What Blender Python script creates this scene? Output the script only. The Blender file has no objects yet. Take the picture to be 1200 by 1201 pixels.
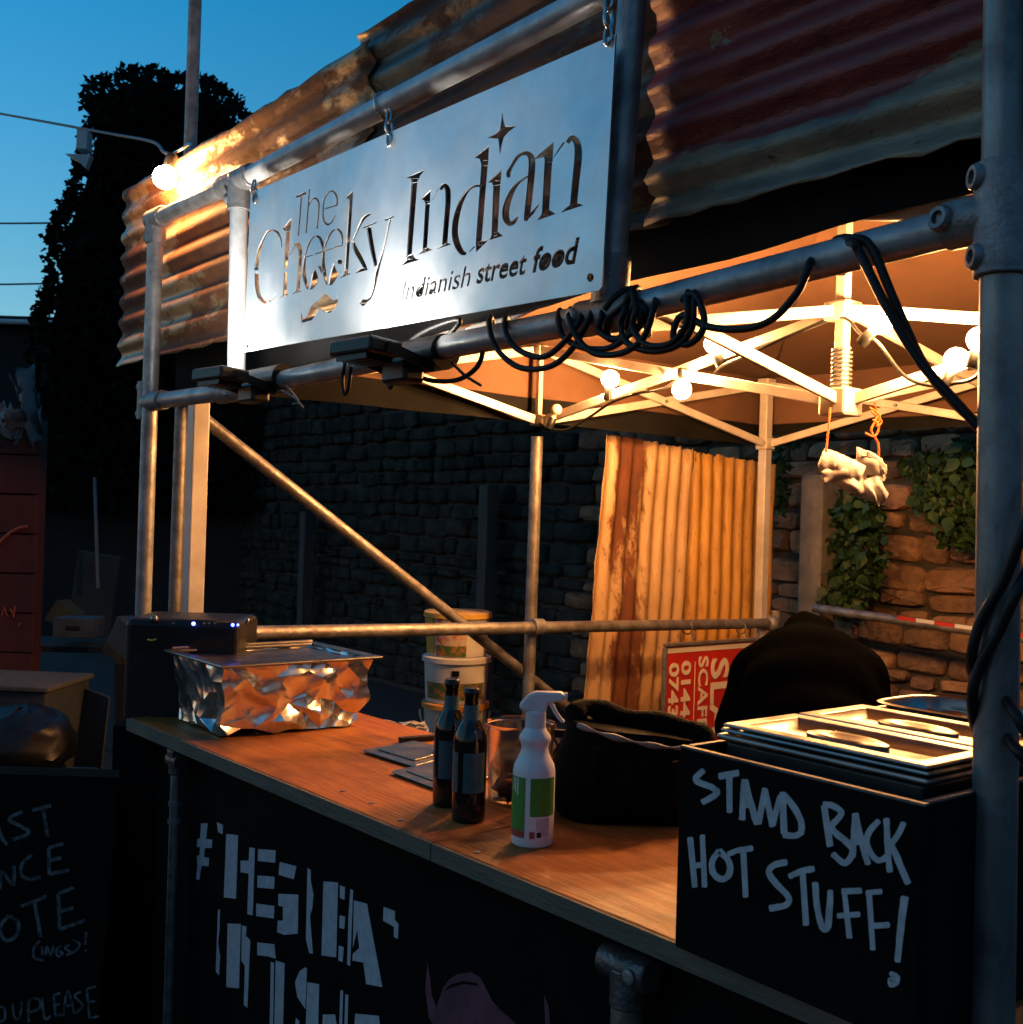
import bpy, bmesh, math, random
from mathutils import Vector, Matrix
random.seed(7)
rad = math.radians
scene = bpy.context.scene
COL = scene.collection

# ------------------------------------------------------------------ camera
EYE = Vector((0.0, 0.0, 1.6))
YAW, PITCH, ROLL = rad(38.3), math.atan(8.5 / 1300.0), rad(1.72)
FWD0 = Vector((-math.cos(YAW), math.sin(YAW), 0.0))
RT0 = Vector((FWD0.y, -FWD0.x, 0.0))
FWD = (FWD0 * math.cos(PITCH) + Vector((0, 0, 1)) * math.sin(PITCH)).normalized()
UP0 = RT0.cross(FWD).normalized()
RT = RT0 * math.cos(ROLL) + UP0 * math.sin(ROLL)
UP = UP0 * math.cos(ROLL) - RT0 * math.sin(ROLL)
cam_data = bpy.data.cameras.new('camera')
cam_data.sensor_width = 36.0
cam_data.sensor_fit = 'HORIZONTAL'
cam_data.lens = 36.0 * 1300.0 / 1200.0
cam_data.dof.use_dof = True; cam_data.dof.focus_distance = 2.3; cam_data.dof.aperture_fstop = 14.0
cam_data.clip_start = 0.05
cam_data.clip_end = 500.0
cam = bpy.data.objects.new('camera', cam_data)
COL.objects.link(cam)
cam.matrix_world = Matrix(((RT.x, UP.x, -FWD.x, EYE.x), (RT.y, UP.y, -FWD.y, EYE.y),
                           (RT.z, UP.z, -FWD.z, EYE.z), (0, 0, 0, 1)))
scene.camera = cam

# ------------------------------------------------------------------ dusk sky, exposure
world = bpy.data.worlds.new('World')
scene.world = world
world.use_nodes = True
wn, wl = world.node_tree.nodes, world.node_tree.links
wn.clear()
sky = wn.new('ShaderNodeTexSky')
sky.sky_type = 'NISHITA'
sky.sun_disc = False
sky.sun_elevation = rad(-1.5)
sky.sun_rotation = rad(250)
sky.air_density = 1.0
sky.dust_density = 0.4
sky.ozone_density = 3.0
tint = wn.new('ShaderNodeMix'); tint.data_type = 'RGBA'; tint.blend_type = 'MULTIPLY'
tint.inputs[0].default_value = 1.0
tc = wn.new('ShaderNodeTexCoord'); sxyz = wn.new('ShaderNodeSeparateXYZ'); rmp = wn.new('ShaderNodeValToRGB')
wl.new(tc.outputs['Generated'], sxyz.inputs[0]); wl.new(sxyz.outputs[2], rmp.inputs[0])
rmp.color_ramp.elements[0].position = 0.02; rmp.color_ramp.elements[0].color = (0.75, 0.80, 0.72, 1)
rmp.color_ramp.elements[1].position = 0.44; rmp.color_ramp.elements[1].color = (0.09, 1.0, 0.84, 1)
e_ = rmp.color_ramp.elements.new(0.20); e_.color = (0.46, 0.87, 0.66, 1)
wl.new(rmp.outputs[0], tint.inputs[7])
bg = wn.new('ShaderNodeBackground'); bg.inputs[1].default_value = 2.25
wo = wn.new('ShaderNodeOutputWorld')
wl.new(sky.outputs[0], tint.inputs[6]); wl.new(tint.outputs[2], bg.inputs[0]); wl.new(bg.outputs[0], wo.inputs[0])
sun_d = bpy.data.lights.new('twilight_sun', 'SUN'); sun_d.energy = 0.10; sun_d.angle = rad(45); sun_d.color = (1.0, 0.86, 0.80)
sun = bpy.data.objects.new('twilight_sun', sun_d); COL.objects.link(sun)
sun.rotation_euler = (Vector((0.25, 1.0, -0.45))).to_track_quat('-Z', 'Y').to_euler()      # afterglow from the street side
scene.view_settings.view_transform = 'Standard'
scene.view_settings.look = 'None'
scene.view_settings.gamma = 1.0
scene.view_settings.exposure = 0.0
scene.view_settings.use_curve_mapping = False
scene.cycles.use_denoising = True
scene.cycles.sample_clamp_indirect = 4.0
scene.cycles.max_bounces = 8
scene.cycles.caustics_reflective = False
scene.cycles.caustics_refractive = False

# ------------------------------------------------------------------ placing helpers
def ray(px, py):
    return FWD + RT * ((px - 600.0) / 1300.0) + UP * ((600.5 - py) / 1300.0)
def onY(px, py, y): d = ray(px, py); return EYE + d * (y / d.y)
def onX(px, py, x): d = ray(px, py); return EYE + d * (x / d.x)
def onZ(px, py, z): d = ray(px, py); return EYE + d * ((z - EYE.z) / d.z)
def onD(px, py, dep): return EYE + ray(px, py) * dep

class MB:
    """collects shapes for one mesh object"""
    def __init__(s): s.v = []; s.f = []; s.T = None
    def add(s, vs, fs):
        b = len(s.v)
        vs = [Vector(p) for p in vs]
        if s.T is not None: vs = [s.T @ p for p in vs]
        s.v += vs; s.f += [tuple(b + i for i in q) for q in fs]
        return s
    def box(s, c, size, R=None):
        h = Vector(size) / 2; c = Vector(c)
        vs = [Vector((x * h.x, y * h.y, z * h.z)) for x in (-1, 1) for y in (-1, 1) for z in (-1, 1)]
        if R is not None: vs = [R @ p for p in vs]
        return s.add([p + c for p in vs], [(0,1,3,2),(4,6,7,5),(0,4,5,1),(2,3,7,6),(0,2,6,4),(1,5,7,3)])
    def bar(s, a, b, w, h, up=(0, 0, 1)):
        a, b = Vector(a), Vector(b); d = b - a; L = d.length; d.normalize()
        x = d.cross(Vector(up))
        if x.length < 1e-4: x = d.cross(Vector((1, 0, 0)))
        x.normalize(); u = x.cross(d).normalized()
        R = Matrix((d, x, u)).transposed()
        return s.box((a + b) / 2, (L, w, h), R)
    def tube(s, a, b, r, n=16, r2=None, caps=True):
        return s.path([a, b], r if r2 is None else [r, r2], n, caps=caps)
    def path(s, pts, r, n=10, closed=False, caps=True):
        pts = [Vector(p) for p in pts]; N = len(pts)
        rs = r if isinstance(r, (list, tuple)) else [r] * N
        vs, fs = [], []; prev = None
        for i, p in enumerate(pts):
            if closed: t = pts[(i + 1) % N] - pts[i - 1]
            else: t = pts[min(i + 1, N - 1)] - pts[max(i - 1, 0)]
            if t.length < 1e-9: t = Vector((0, 0, 1))
            t.normalize()
            if prev is None:
                a = t.cross(Vector((0, 0, 1)))
                if a.length < 1e-3: a = t.cross(Vector((0, 1, 0)))
            else:
                a = prev - t * prev.dot(t)
                if a.length < 1e-4: a = t.cross(Vector((0, 0, 1)))
            a.normalize(); prev = a; b2 = t.cross(a)
            for k in range(n):
                an = 2 * math.pi * k / n
                vs.append(p + (a * math.cos(an) + b2 * math.sin(an)) * rs[i])
        for i in range(N if closed else N - 1):
            j = (i + 1) % N
            for k in range(n):
                l = (k + 1) % n
                fs.append((i * n + k, i * n + l, j * n + l, j * n + k))
        if caps and not closed:
            fs.append(tuple(range(n))[::-1]); fs.append(tuple((N - 1) * n + k for k in range(n)))
        return s.add(vs, fs)
    def lathe(s, prof, org, n=24, ax=None, arc=(0, 360)):
        org = Vector(org); full = abs(arc[1] - arc[0]) >= 359.9
        R = Matrix.Identity(3) if ax is None else Vector((0, 0, 1)).rotation_difference(Vector(ax)).to_matrix()
        m = n if full else n + 1; vs, fs = [], []
        for (r, z) in prof:
            for k in range(m):
                an = rad(arc[0]) + rad(arc[1] - arc[0]) * k / n
                vs.append(org + R @ Vector((r * math.cos(an), r * math.sin(an), z)))
        for i in range(len(prof) - 1):
            for k in range(n):
                l = (k + 1) % m
                fs.append((i * m + k, i * m + l, (i + 1) * m + l, (i + 1) * m + k))
        if full:
            if prof[0][0] > 1e-6: fs.append(tuple(range(m))[::-1])
            if prof[-1][0] > 1e-6: fs.append(tuple((len(prof) - 1) * m + k for k in range(m)))
        return s.add(vs, fs)
    def ball(s, c, r, n=14, sc=(1, 1, 1), ax=None):
        pr = [(max(1e-5, math.sin(math.pi * i / n)) * r * sc[0], -math.cos(math.pi * i / n) * r * sc[2]) for i in range(n + 1)]
        return s.lathe(pr, c, n * 2, ax)
    def prism(s, poly, off):
        n = len(poly); off = Vector(off); poly = [Vector(p) for p in poly]
        fs = [tuple(range(n)), tuple(range(n, 2 * n))[::-1]]
        for i in range(n):
            j = (i + 1) % n; fs.append((i, i + n, j + n, j))
        return s.add(poly + [p + off for p in poly], fs)
    def strip(s, L, Rr, off):
        """closed solid from two matching edge lines and an extrusion"""
        n = len(L); off = Vector(off); vs = []
        for a, b in zip(L, Rr):
            a, b = Vector(a), Vector(b); vs += [a, b, a + off, b + off]
        fs = []
        for i in range(n - 1):
            p, q = 4 * i, 4 * i + 4
            fs += [(p, p + 1, q + 1, q), (p + 2, q + 2, q + 3, p + 3), (p, q, q + 2, p + 2), (p + 1, p + 3, q + 3, q + 1)]
        e = 4 * (n - 1)
        fs += [(0, 2, 3, 1), (e, e + 1, e + 3, e + 2)]
        return s.add(vs, fs)
    def build(s, name, mat, parent=None, smooth=None, bev=0.0, seg=2, fix=True):
        w = Vector((0, 0, 0)); q = parent
        while q is not None: w += q.location; q = q.parent
        me = bpy.data.meshes.new(name)
        me.from_pydata([p - w for p in s.v], [], s.f)
        if fix:
            bm = bmesh.new(); bm.from_mesh(me)
            bmesh.ops.recalc_face_normals(bm, faces=bm.faces); bm.to_mesh(me); bm.free()
        me.update()
        if smooth:
            me.polygons.foreach_set('use_smooth', [True] * len(me.polygons))
            me.set_sharp_from_angle(angle=rad(smooth))
        me.materials.append(mat)
        o = bpy.data.objects.new(name, me); COL.objects.link(o)
        o.parent = parent
        if bev:
            b = o.modifiers.new('bevel', 'BEVEL'); b.width = bev; b.segments = seg; b.limit_method = 'ANGLE'; b.angle_limit = rad(40)
        return o

def tag(o, label=None, cat=None, group=None, kind=None):
    if label: o['label'] = label
    if cat: o['category'] = cat
    if group: o['group'] = group
    if kind: o['kind'] = kind
    return o
def thing(name, loc, label, cat, group=None):
    o = bpy.data.objects.new(name, None); COL.objects.link(o)
    o.empty_display_size = 0.05
    o.location = Vector(loc); return tag(o, label, cat, group)

# ------------------------------------------------------------------ materials
def mat(name, c1, c2=None, scale=6.0, rough=0.6, metal=0.0, bump=0.0, bscale=40.0, stretch=(1, 1, 1), lo=0.35, hi=0.65,
        rvar=0.0, detail=6.0, c3=None, spec=0.5, stain=None, crumple=None):
    m = bpy.data.materials.new(name); m.use_nodes = True
    n, l = m.node_tree.nodes, m.node_tree.links
    b = n['Principled BSDF']
    b.inputs['Roughness'].default_value = rough; b.inputs['Metallic'].default_value = metal
    b.inputs['Specular IOR Level'].default_value = spec
    b.inputs['Base Color'].default_value = (*c1, 1)
    geo = n.new('ShaderNodeNewGeometry'); mp = n.new('ShaderNodeMapping'); mp.inputs['Scale'].default_value = stretch
    l.new(geo.outputs['Position'], mp.inputs[0])
    if c2 is not None:
        t = n.new('ShaderNodeTexNoise'); t.inputs['Scale'].default_value = scale; t.inputs['Detail'].default_value = detail
        t.inputs['Roughness'].default_value = 0.62
        l.new(mp.outputs[0], t.inputs['Vector'])
        r = n.new('ShaderNodeValToRGB'); e = r.color_ramp.elements
        e[0].position = lo; e[1].position = hi; e[0].color = (*c1, 1); e[1].color = (*c2, 1)
        if c3 is not None:
            x = r.color_ramp.elements.new((lo + hi) / 2); x.color = (*c3, 1)
        l.new(t.outputs['Fac'], r.inputs[0]); l.new(r.outputs[0], b.inputs['Base Color'])
    if stain:                               # blotches of grease and dirt: (scale, darkest, threshold)
        ts = n.new('ShaderNodeTexNoise'); ts.inputs['Scale'].default_value = stain[0]; ts.inputs['Detail'].default_value = 9; ts.inputs['Roughness'].default_value = 0.68
        l.new(geo.outputs['Position'], ts.inputs['Vector'])
        sr = n.new('ShaderNodeValToRGB'); se = sr.color_ramp.elements
        se[0].position = stain[2] - 0.12; se[1].position = stain[2] + 0.08; se[0].color = (*([stain[1]] * 3), 1); se[1].color = (1, 1, 1, 1)
        l.new(ts.outputs['Fac'], sr.inputs[0])
        sx = n.new('ShaderNodeMix'); sx.data_type = 'RGBA'; sx.blend_type = 'MULTIPLY'; sx.inputs[0].default_value = 1
        l.new(r.outputs[0], sx.inputs[6]); l.new(sr.outputs[0], sx.inputs[7]); l.new(sx.outputs[2], b.inputs['Base Color'])
    if crumple:
        vo = n.new('ShaderNodeTexVoronoi'); vo.inputs['Scale'].default_value = crumple[0]; l.new(mp.outputs[0], vo.inputs['Vector'])
        cb_ = n.new('ShaderNodeBump'); cb_.inputs['Strength'].default_value = crumple[1]; cb_.inputs['Distance'].default_value = 0.02
        l.new(vo.outputs['Distance'], cb_.inputs['Height']); l.new(cb_.outputs[0], b.inputs['Normal'])
    if rvar:
        t2 = n.new('ShaderNodeTexNoise'); t2.inputs['Scale'].default_value = scale * 1.7; t2.inputs['Detail'].default_value = 5
        l.new(mp.outputs[0], t2.inputs['Vector'])
        mr = n.new('ShaderNodeMapRange'); mr.inputs[1].default_value = 0.3; mr.inputs[2].default_value = 0.7
        mr.inputs[3].default_value = max(0.03, rough - rvar); mr.inputs[4].default_value = min(1, rough + rvar)
        l.new(t2.outputs['Fac'], mr.inputs[0]); l.new(mr.outputs[0], b.inputs['Roughness'])
    if bump:
        t3 = n.new('ShaderNodeTexNoise'); t3.inputs['Scale'].default_value = bscale; t3.inputs['Detail'].default_value = 4
        l.new(mp.outputs[0], t3.inputs['Vector'])
        bp = n.new('ShaderNodeBump'); bp.inputs['Strength'].default_value = min(bump, 1); bp.inputs['Distance'].default_value = 0.01 if bump < 1 else 0.035
        l.new(t3.outputs['Fac'], bp.inputs['Height']); l.new(bp.outputs[0], b.inputs['Normal'])
    return m
def emit(name, col, strength):
    m = bpy.data.materials.new(name); m.use_nodes = True
    b = m.node_tree.nodes['Principled BSDF']
    b.inputs['Base Color'].default_value = (*col, 1)
    b.inputs['Emission Color'].default_value = (*col, 1); b.inputs['Emission Strength'].default_value = strength
    return m
def clear(name, col, rough=0.05, ior=1.45, trans=1.0):
    m = bpy.data.materials.new(name); m.use_nodes = True
    b = m.node_tree.nodes['Principled BSDF']
    b.inputs['Base Color'].default_value = (*col, 1); b.inputs['Roughness'].default_value = rough
    b.inputs['IOR'].default_value = ior; b.inputs['Transmission Weight'].default_value = trans
    return m

def rust_mat(name, sheet, sheet2, rust, rust2, cover=0.5, sc=3.0, metal=0.5, stretch=(1, 1, 1), paint=None, paint_z=None, band=None):
    """weathered corrugated iron: zinc or old paint, rust patches and streaks, pits"""
    m = bpy.data.materials.new(name); m.use_nodes = True
    n, l = m.node_tree.nodes, m.node_tree.links
    b = n['Principled BSDF']
    geo = n.new('ShaderNodeNewGeometry'); mp = n.new('ShaderNodeMapping'); mp.inputs['Scale'].default_value = stretch
    l.new(geo.outputs['Position'], mp.inputs[0])
    def noise(s, d=8, r=0.65, vec=None):
        t = n.new('ShaderNodeTexNoise'); t.inputs['Scale'].default_value = s; t.inputs['Detail'].default_value = d
        t.inputs['Roughness'].default_value = r; l.new(vec or mp.outputs[0], t.inputs['Vector']); return t.outputs['Fac']
    def ramp(src, p0, p1, a, c):
        r = n.new('ShaderNodeValToRGB'); e = r.color_ramp.elements
        e[0].position = p0; e[1].position = p1; e[0].color = (*a, 1); e[1].color = (*c, 1); l.new(src, r.inputs[0]); return r.outputs[0]
    def mix(f, a, c):
        x = n.new('ShaderNodeMix'); x.data_type = 'RGBA'; l.new(f, x.inputs[0]); l.new(a, x.inputs[6]); l.new(c, x.inputs[7]); return x.outputs[2]
    base = ramp(noise(sc * 2.3), 0.35, 0.65, sheet, sheet2)
    if paint is not None:
        sep = n.new('ShaderNodeSeparateXYZ'); l.new(geo.outputs['Position'], sep.inputs[0])
        ad = n.new('ShaderNodeMath'); ad.operation = 'MULTIPLY_ADD'
        l.new(noise(sc * 1.4, 5), ad.inputs[0]); ad.inputs[1].default_value = 0.22; l.new(sep.outputs[2], ad.inputs[2])
        pm = ramp(ad.outputs[0], paint_z - 0.004 , paint_z + 0.004, (0, 0, 0), (1, 1, 1))
        r = n.new('ShaderNodeMapRange'); l.new(ad.outputs[0], r.inputs[0])
        r.inputs[1].default_value = paint_z; r.inputs[2].default_value = paint_z + 0.012
        pc = ramp(noise(sc * 5), 0.3, 0.7, paint, tuple(v * 0.6 for v in paint))
        hole = n.new('ShaderNodeMath'); hole.operation = 'GREATER_THAN'; hole.inputs[1].default_value = 0.41
        l.new(noise(sc * 0.9, 9, 0.7), hole.inputs[0])
        mu = n.new('ShaderNodeMath'); mu.operation = 'MULTIPLY'; l.new(r.outputs[0], mu.inputs[0]); l.new(hole.outputs[0], mu.inputs[1])
        base = mix(mu.outputs[0], base, pc)
    f = n.new('ShaderNodeMapRange'); f.inputs[1].default_value = cover - 0.03; f.inputs[2].default_value = cover + 0.03
    src = noise(sc, 10, 0.7)
    if band is not None:                    # a broad run of rust down the sheet (y0, width, slope with height, amount)
        sp2 = n.new('ShaderNodeSeparateXYZ'); l.new(geo.outputs['Position'], sp2.inputs[0])
        k1 = n.new('ShaderNodeMath'); k1.operation = 'MULTIPLY_ADD'; k1.inputs[1].default_value = -band[2]; k1.inputs[2].default_value = -band[0]
        l.new(sp2.outputs[2], k1.inputs[0])
        k2 = n.new('ShaderNodeMath'); k2.operation = 'ADD'; l.new(sp2.outputs[1], k2.inputs[0]); l.new(k1.outputs[0], k2.inputs[1])
        k3 = n.new('ShaderNodeMath'); k3.operation = 'ABSOLUTE'; l.new(k2.outputs[0], k3.inputs[0])
        k4 = n.new('ShaderNodeMapRange'); k4.inputs[1].default_value = 0; k4.inputs[2].default_value = band[1]; k4.inputs[3].default_value = band[3]; k4.inputs[4].default_value = 0
        l.new(k3.outputs[0], k4.inputs[0])
        k5 = n.new('ShaderNodeMath'); k5.operation = 'ADD'; l.new(src, k5.inputs[0]); l.new(k4.outputs[0], k5.inputs[1]); src = k5.outputs[0]
    l.new(src, f.inputs[0])
    rc = ramp(noise(sc * 6), 0.3, 0.7, rust, rust2)
    col = mix(f.outputs[0], base, rc)
    pit = ramp(noise(sc * 16, 4), 0.30, 0.37, (0.25, 0.22, 0.2), (1, 1, 1))
    x = n.new('ShaderNodeMix'); x.data_type = 'RGBA'; x.blend_type = 'MULTIPLY'; x.inputs[0].default_value = 1
    l.new(col, x.inputs[6]); l.new(pit, x.inputs[7]); l.new(x.outputs[2], b.inputs['Base Color'])
    mr = n.new('ShaderNodeMapRange'); l.new(f.outputs[0], mr.inputs[0]); mr.inputs[3].default_value = 0.42; mr.inputs[4].default_value = 0.85
    l.new(mr.outputs[0], b.inputs['Roughness'])
    mm = n.new('ShaderNodeMapRange'); l.new(f.outputs[0], mm.inputs[0]); mm.inputs[3].default_value = metal; mm.inputs[4].default_value = 0.0
    l.new(mm.outputs[0], b.inputs['Metallic'])
    bp = n.new('ShaderNodeBump'); bp.inputs['Strength'].default_value = 0.5; bp.inputs['Distance'].default_value = 0.006
    l.new(noise(sc * 12, 5), bp.inputs['Height']); l.new(bp.outputs[0], b.inputs['Normal'])
    return m

M = {}
M['steel'] = mat('galvanised_steel', (0.42, 0.42, 0.42), (0.20, 0.20, 0.20), 16, 0.42, 0.4, 0.12, 90, rvar=0.12)
M['steel_dull'] = mat('weathered_steel', (0.33, 0.31, 0.29), (0.17, 0.15, 0.135), 18, 0.5, 0.7, 0.2, 80, rvar=0.15)
M['fitting'] = mat('cast_fitting', (0.30, 0.30, 0.30), (0.17, 0.17, 0.17), 30, 0.5, 0.45, 0.25, 160, rvar=0.1)
M['fitting_dark'] = mat('dark_cast_fitting', (0.15, 0.15, 0.15), (0.07, 0.07, 0.07), 30, 0.42, 0.6, 0.3, 120, rvar=0.12)
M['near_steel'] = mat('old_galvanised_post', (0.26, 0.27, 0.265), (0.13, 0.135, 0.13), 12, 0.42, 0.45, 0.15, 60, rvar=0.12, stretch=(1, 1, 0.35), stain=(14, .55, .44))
M['steel_floodlit'] = mat('floodlit_galvanised_steel', (0.68, 0.68, 0.67), (0.46, 0.46, 0.46), 14, 0.42, 0.25, 0.1, 80, rvar=0.12)  # same tube steel, lighter: the floodlights' brightness put into the colour
M['dark_hole'] = mat('socket_dark', (0.012, 0.012, 0.012), rough=0.8)
M['sign'] = mat('brushed_sign_steel', (0.66, 0.67, 0.68), (0.50, 0.52, 0.54), 6, 0.40, 0.86, 0.05, 26, rvar=0.08)
M['chain'] = mat('zinc_chain', (0.7, 0.7, 0.68), (0.5, 0.5, 0.5), 60, 0.25, 0.9)
M['black_rubber'] = mat('black_cable', (0.005, 0.005, 0.005), (0.009, 0.009, 0.009), 30, 0.5, spec=.3)
M['black_plastic'] = mat('black_plastic', (0.004, 0.004, 0.004), (0.007, 0.007, 0.007), 20, 0.4, bump=0.1, bscale=200, spec=.35)
M['black_paint'] = mat('black_painted_board', (0.0025, 0.0027, 0.0026), (0.005, 0.005, 0.005), 9, 0.8, bump=0.25, bscale=60, spec=0.08)
M['white_paint'] = mat('white_marker_paint', (0.54, 0.56, 0.58), (0.30, 0.32, 0.34), 45, 0.75, lo=0.3, hi=0.75)
M['stencil_paint'] = mat('white_stencil_paint', (0.50, 0.51, 0.55), (0.38, 0.39, 0.43), 60, 0.8)
M['chalk'] = mat('chalk', (0.15, 0.17, 0.17), (0.02, 0.024, 0.024), 60, 0.95, lo=0.35, hi=0.62)
M['mauve'] = mat('mauve_wall_paint', (0.16, 0.05, 0.075), (0.09, 0.03, 0.045), 18, 0.8)
M['alu'] = mat('white_frame_paint', (0.60, 0.56, 0.52), (0.45, 0.41, 0.37), 9, 0.42, 0.15)
M['canopy'] = mat('canopy_cloth', (0.105, 0.047, 0.022), (0.075, 0.035, 0.017), 3, 0.85, bump=0.2, bscale=14)
M['valance'] = mat('valance_cloth', (0.004, 0.004, 0.004), (0.007, 0.007, 0.007), 5, 0.9, spec=.1)
# ------------------------------------------------------------------ ground and far setting
g = MB(); g.add([(-120, -60, 0), (60, -60, 0), (60, 90, 0), (-120, 90, 0)], [(0, 1, 2, 3)])
M['asphalt'] = mat('yard_asphalt', (0.022, 0.022, 0.022), (0.012, 0.012, 0.012), 3, 0.95, bump=0.5, bscale=70)
tag(g.build('ground', M['asphalt'], fix=False), kind='structure')

# rubble stone wall: each stone has its own edges; joints recessed to the mortar core
M['mortar'] = mat('wall_mortar', (0.06, 0.05, 0.04), (0.03, 0.026, 0.022), 14, 0.95, bump=0.7, bscale=45)
M['stone'] = [mat('rubble_stone_a', (0.36, 0.20, 0.105), (0.20, 0.115, 0.065), 5, 0.95, bump=1.0, bscale=13, spec=.15, stain=(9, .72, .47)),
              mat('rubble_stone_b', (0.26, 0.15, 0.085), (0.13, 0.08, 0.05), 6, 0.95, bump=1.0, bscale=16, spec=.15, stain=(11, .7, .47)),
              mat('rubble_stone_c', (0.46, 0.26, 0.135), (0.30, 0.17, 0.09), 5, 0.95, bump=1.0, bscale=11, spec=.15, stain=(8, .75, .47))]
WALLY = 5.6
wall = thing('stone_wall', (-7.0, WALLY + 0.2, 0), 'old rubble stone wall running behind the gazebo and corrugated sheets', 'wall')
MB().box((-7.0, WALLY + 0.25, 1.55), (16.6, 0.46, 3.1)).build('mortar_core', M['mortar'], wall)
def stone_shape(rng):
    """unit rubble block: rough outline, chamfered and uneven face (fronts -Y)"""
    n = 12; out = []
    for k in range(n):
        a = 2 * math.pi * (k + 0.5) / n
        c, s_ = math.cos(a), math.sin(a)
        out.append((0.5 * math.copysign(abs(c) ** 0.38, c) * (0.93 + 0.1 * rng.random()), 0.5 * math.copysign(abs(s_) ** 0.38, s_) * (0.90 + 0.13 * rng.random())))
    vs = [(x, 0.0, z) for x, z in out] + [(x * 0.97, -0.55 - 0.25 * rng.random(), z * 0.96) for x, z in out]
    dx, dz = rng.uniform(-.05, .05), rng.uniform(-.07, .07)
    vs += [(dx + x * (0.84 + .08 * rng.random()), -0.8 - 0.4 * rng.random(), dz + z * (0.76 + .12 * rng.random())) for x, z in out] + [(rng.uniform(-.2, .2), -1.0, rng.uniform(-.2, .2))]
    fs = []
    for r in (0, 1):
        for k in range(n):
            l_ = (k + 1) % n; fs.append((r * n + k, r * n + l_, (r + 1) * n + l_, (r + 1) * n + k))
    for k in range(n): fs.append((2 * n + k, 2 * n + (k + 1) % n, 3 * n))
    return vs, fs
rs = random.Random(3)
shapes = [stone_shape(rs) for _ in range(14)]
smesh = []
for k, (vs, fs) in enumerate(shapes):
    for mi in range(3):
        me = bpy.data.meshes.new('stone'); me.from_pydata(vs, [], fs)
        bm = bmesh.new(); bm.from_mesh(me); bmesh.ops.recalc_face_normals(bm, faces=bm.faces); bm.to_mesh(me); bm.free()
        me.polygons.foreach_set('use_smooth', [True] * len(me.polygons)); me.set_sharp_from_angle(angle=rad(62))
        me.materials.append(M['stone'][mi]); smesh.append(me)
rest = MB(); far = MB(); nst = 0
z = 0.05
while z < 3.0:
    h = rs.uniform(0.07, 0.17)
    x = 1.0
    while x > -15.2:
        w = rs.uniform(0.13, 0.42) * (0.8 + h * 2)
        cx, cz = x - w / 2, z + h / 2 + rs.uniform(-0.012, 0.012)
        dep = rs.uniform(0.03, 0.075)
        if -5.1 < cx < -1.7 and 0.75 < cz < 2.35 and nst < 300:
            o = bpy.data.objects.new('stone', rs.choice(smesh)); COL.objects.link(o); o.parent = wall
            o.location = Vector((cx, WALLY + 0.022, cz)) - wall.location
            o.scale = (w * 1.0, dep, h * rs.uniform(0.9, 1.04)); o.rotation_euler = (rs.uniform(-.06, .06), rs.uniform(-.07, .07), rs.uniform(-.06, .06)); nst += 1
        else:
            vs, fs = rs.choice(shapes)
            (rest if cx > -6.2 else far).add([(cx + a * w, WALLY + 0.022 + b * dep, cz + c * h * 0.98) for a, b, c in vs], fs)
        x -= w + rs.uniform(0.004, 0.02)
    z += h + rs.uniform(0.004, 0.014)
M['stone_dark'] = mat('shaded_stone', (0.05, 0.05, 0.04), (0.018, 0.02, 0.017), 5, 0.95, bump=0.9, bscale=26, spec=.1)  # same stone, darker: shade on the far left stretch put into the colour
tag(rest.build('stonework', M['stone'][1], wall, smooth=62), kind='stuff')
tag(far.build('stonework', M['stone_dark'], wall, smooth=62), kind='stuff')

# ivy-covered gable end at the left, black against the sky
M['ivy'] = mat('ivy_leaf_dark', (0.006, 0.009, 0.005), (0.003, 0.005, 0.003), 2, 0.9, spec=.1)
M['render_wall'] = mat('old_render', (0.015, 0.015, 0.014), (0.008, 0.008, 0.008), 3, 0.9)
M['white_gloss'] = mat('white_box', (0.62, 0.62, 0.6), (0.5, 0.5, 0.5), 8, 0.4)
ID = 13.0
out = [(100, 106), (110, 97), (135, 90), (152, 83), (166, 80), (186, 84), (205, 92), (216, 90), (240, 94), (257, 98), (262, 110), (276, 120),
       (290, 136), (330, 200), (345, 300), (345, 596), (38, 596), (36, 480), (44, 372), (54, 342), (62, 312), (63, 272), (74, 242), (86, 217), (96, 182), (104, 150), (111, 126)]
base = onD(165, 596, ID); base.z = 0
ivy = thing('ivy_covered_house', base, 'tall ivy-covered gable end standing black against the blue evening sky', 'house')
core = []
ccx = 190
for (px, py) in out:
    q = onD(ccx + (px - ccx) * 0.90, 596 if py >= 596 else py + 14, ID)
    if py >= 596: q.z = 0
    core.append(q)
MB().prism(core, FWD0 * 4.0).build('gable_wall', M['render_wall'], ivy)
def inside(p, poly):
    c = False; j = len(poly) - 1
    for i in range(len(poly)):
        if (poly[i][1] > p[1]) != (poly[j][1] > p[1]) and p[0] < (poly[j][0] - poly[i][0]) * (p[1] - poly[i][1]) / (poly[j][1] - poly[i][1]) + poly[i][0]: c = not c
        j = i
    return c
lf = MB(); rl = random.Random(11)
def leaf(mb, c, size, rng, nrm=None):
    d = Vector((rng.gauss(0, 1), rng.gauss(0, 1), rng.gauss(0, 1) - 0.6)).normalized()
    e = d.cross(Vector((rng.gauss(0, 1), rng.gauss(0, 1), rng.gauss(0, 1)))).normalized()
    k = d.cross(e) * 0.12 * size
    c = Vector(c)
    mb.add([c, c + d * size * 0.45 + e * size * 0.42 + k, c + d * size + k * 0.3, c + d * size * 0.45 - e * size * 0.42 + k], [(0, 1, 2), (0, 2, 3)])
for i in range(9000):
    px, py = rl.uniform(30, 350), rl.uniform(78, 600)
    if inside((px, py), out): leaf(lf, onD(px, py, ID - rl.uniform(0.0, 0.5)), rl.uniform(0.08, 0.16), rl)
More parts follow.
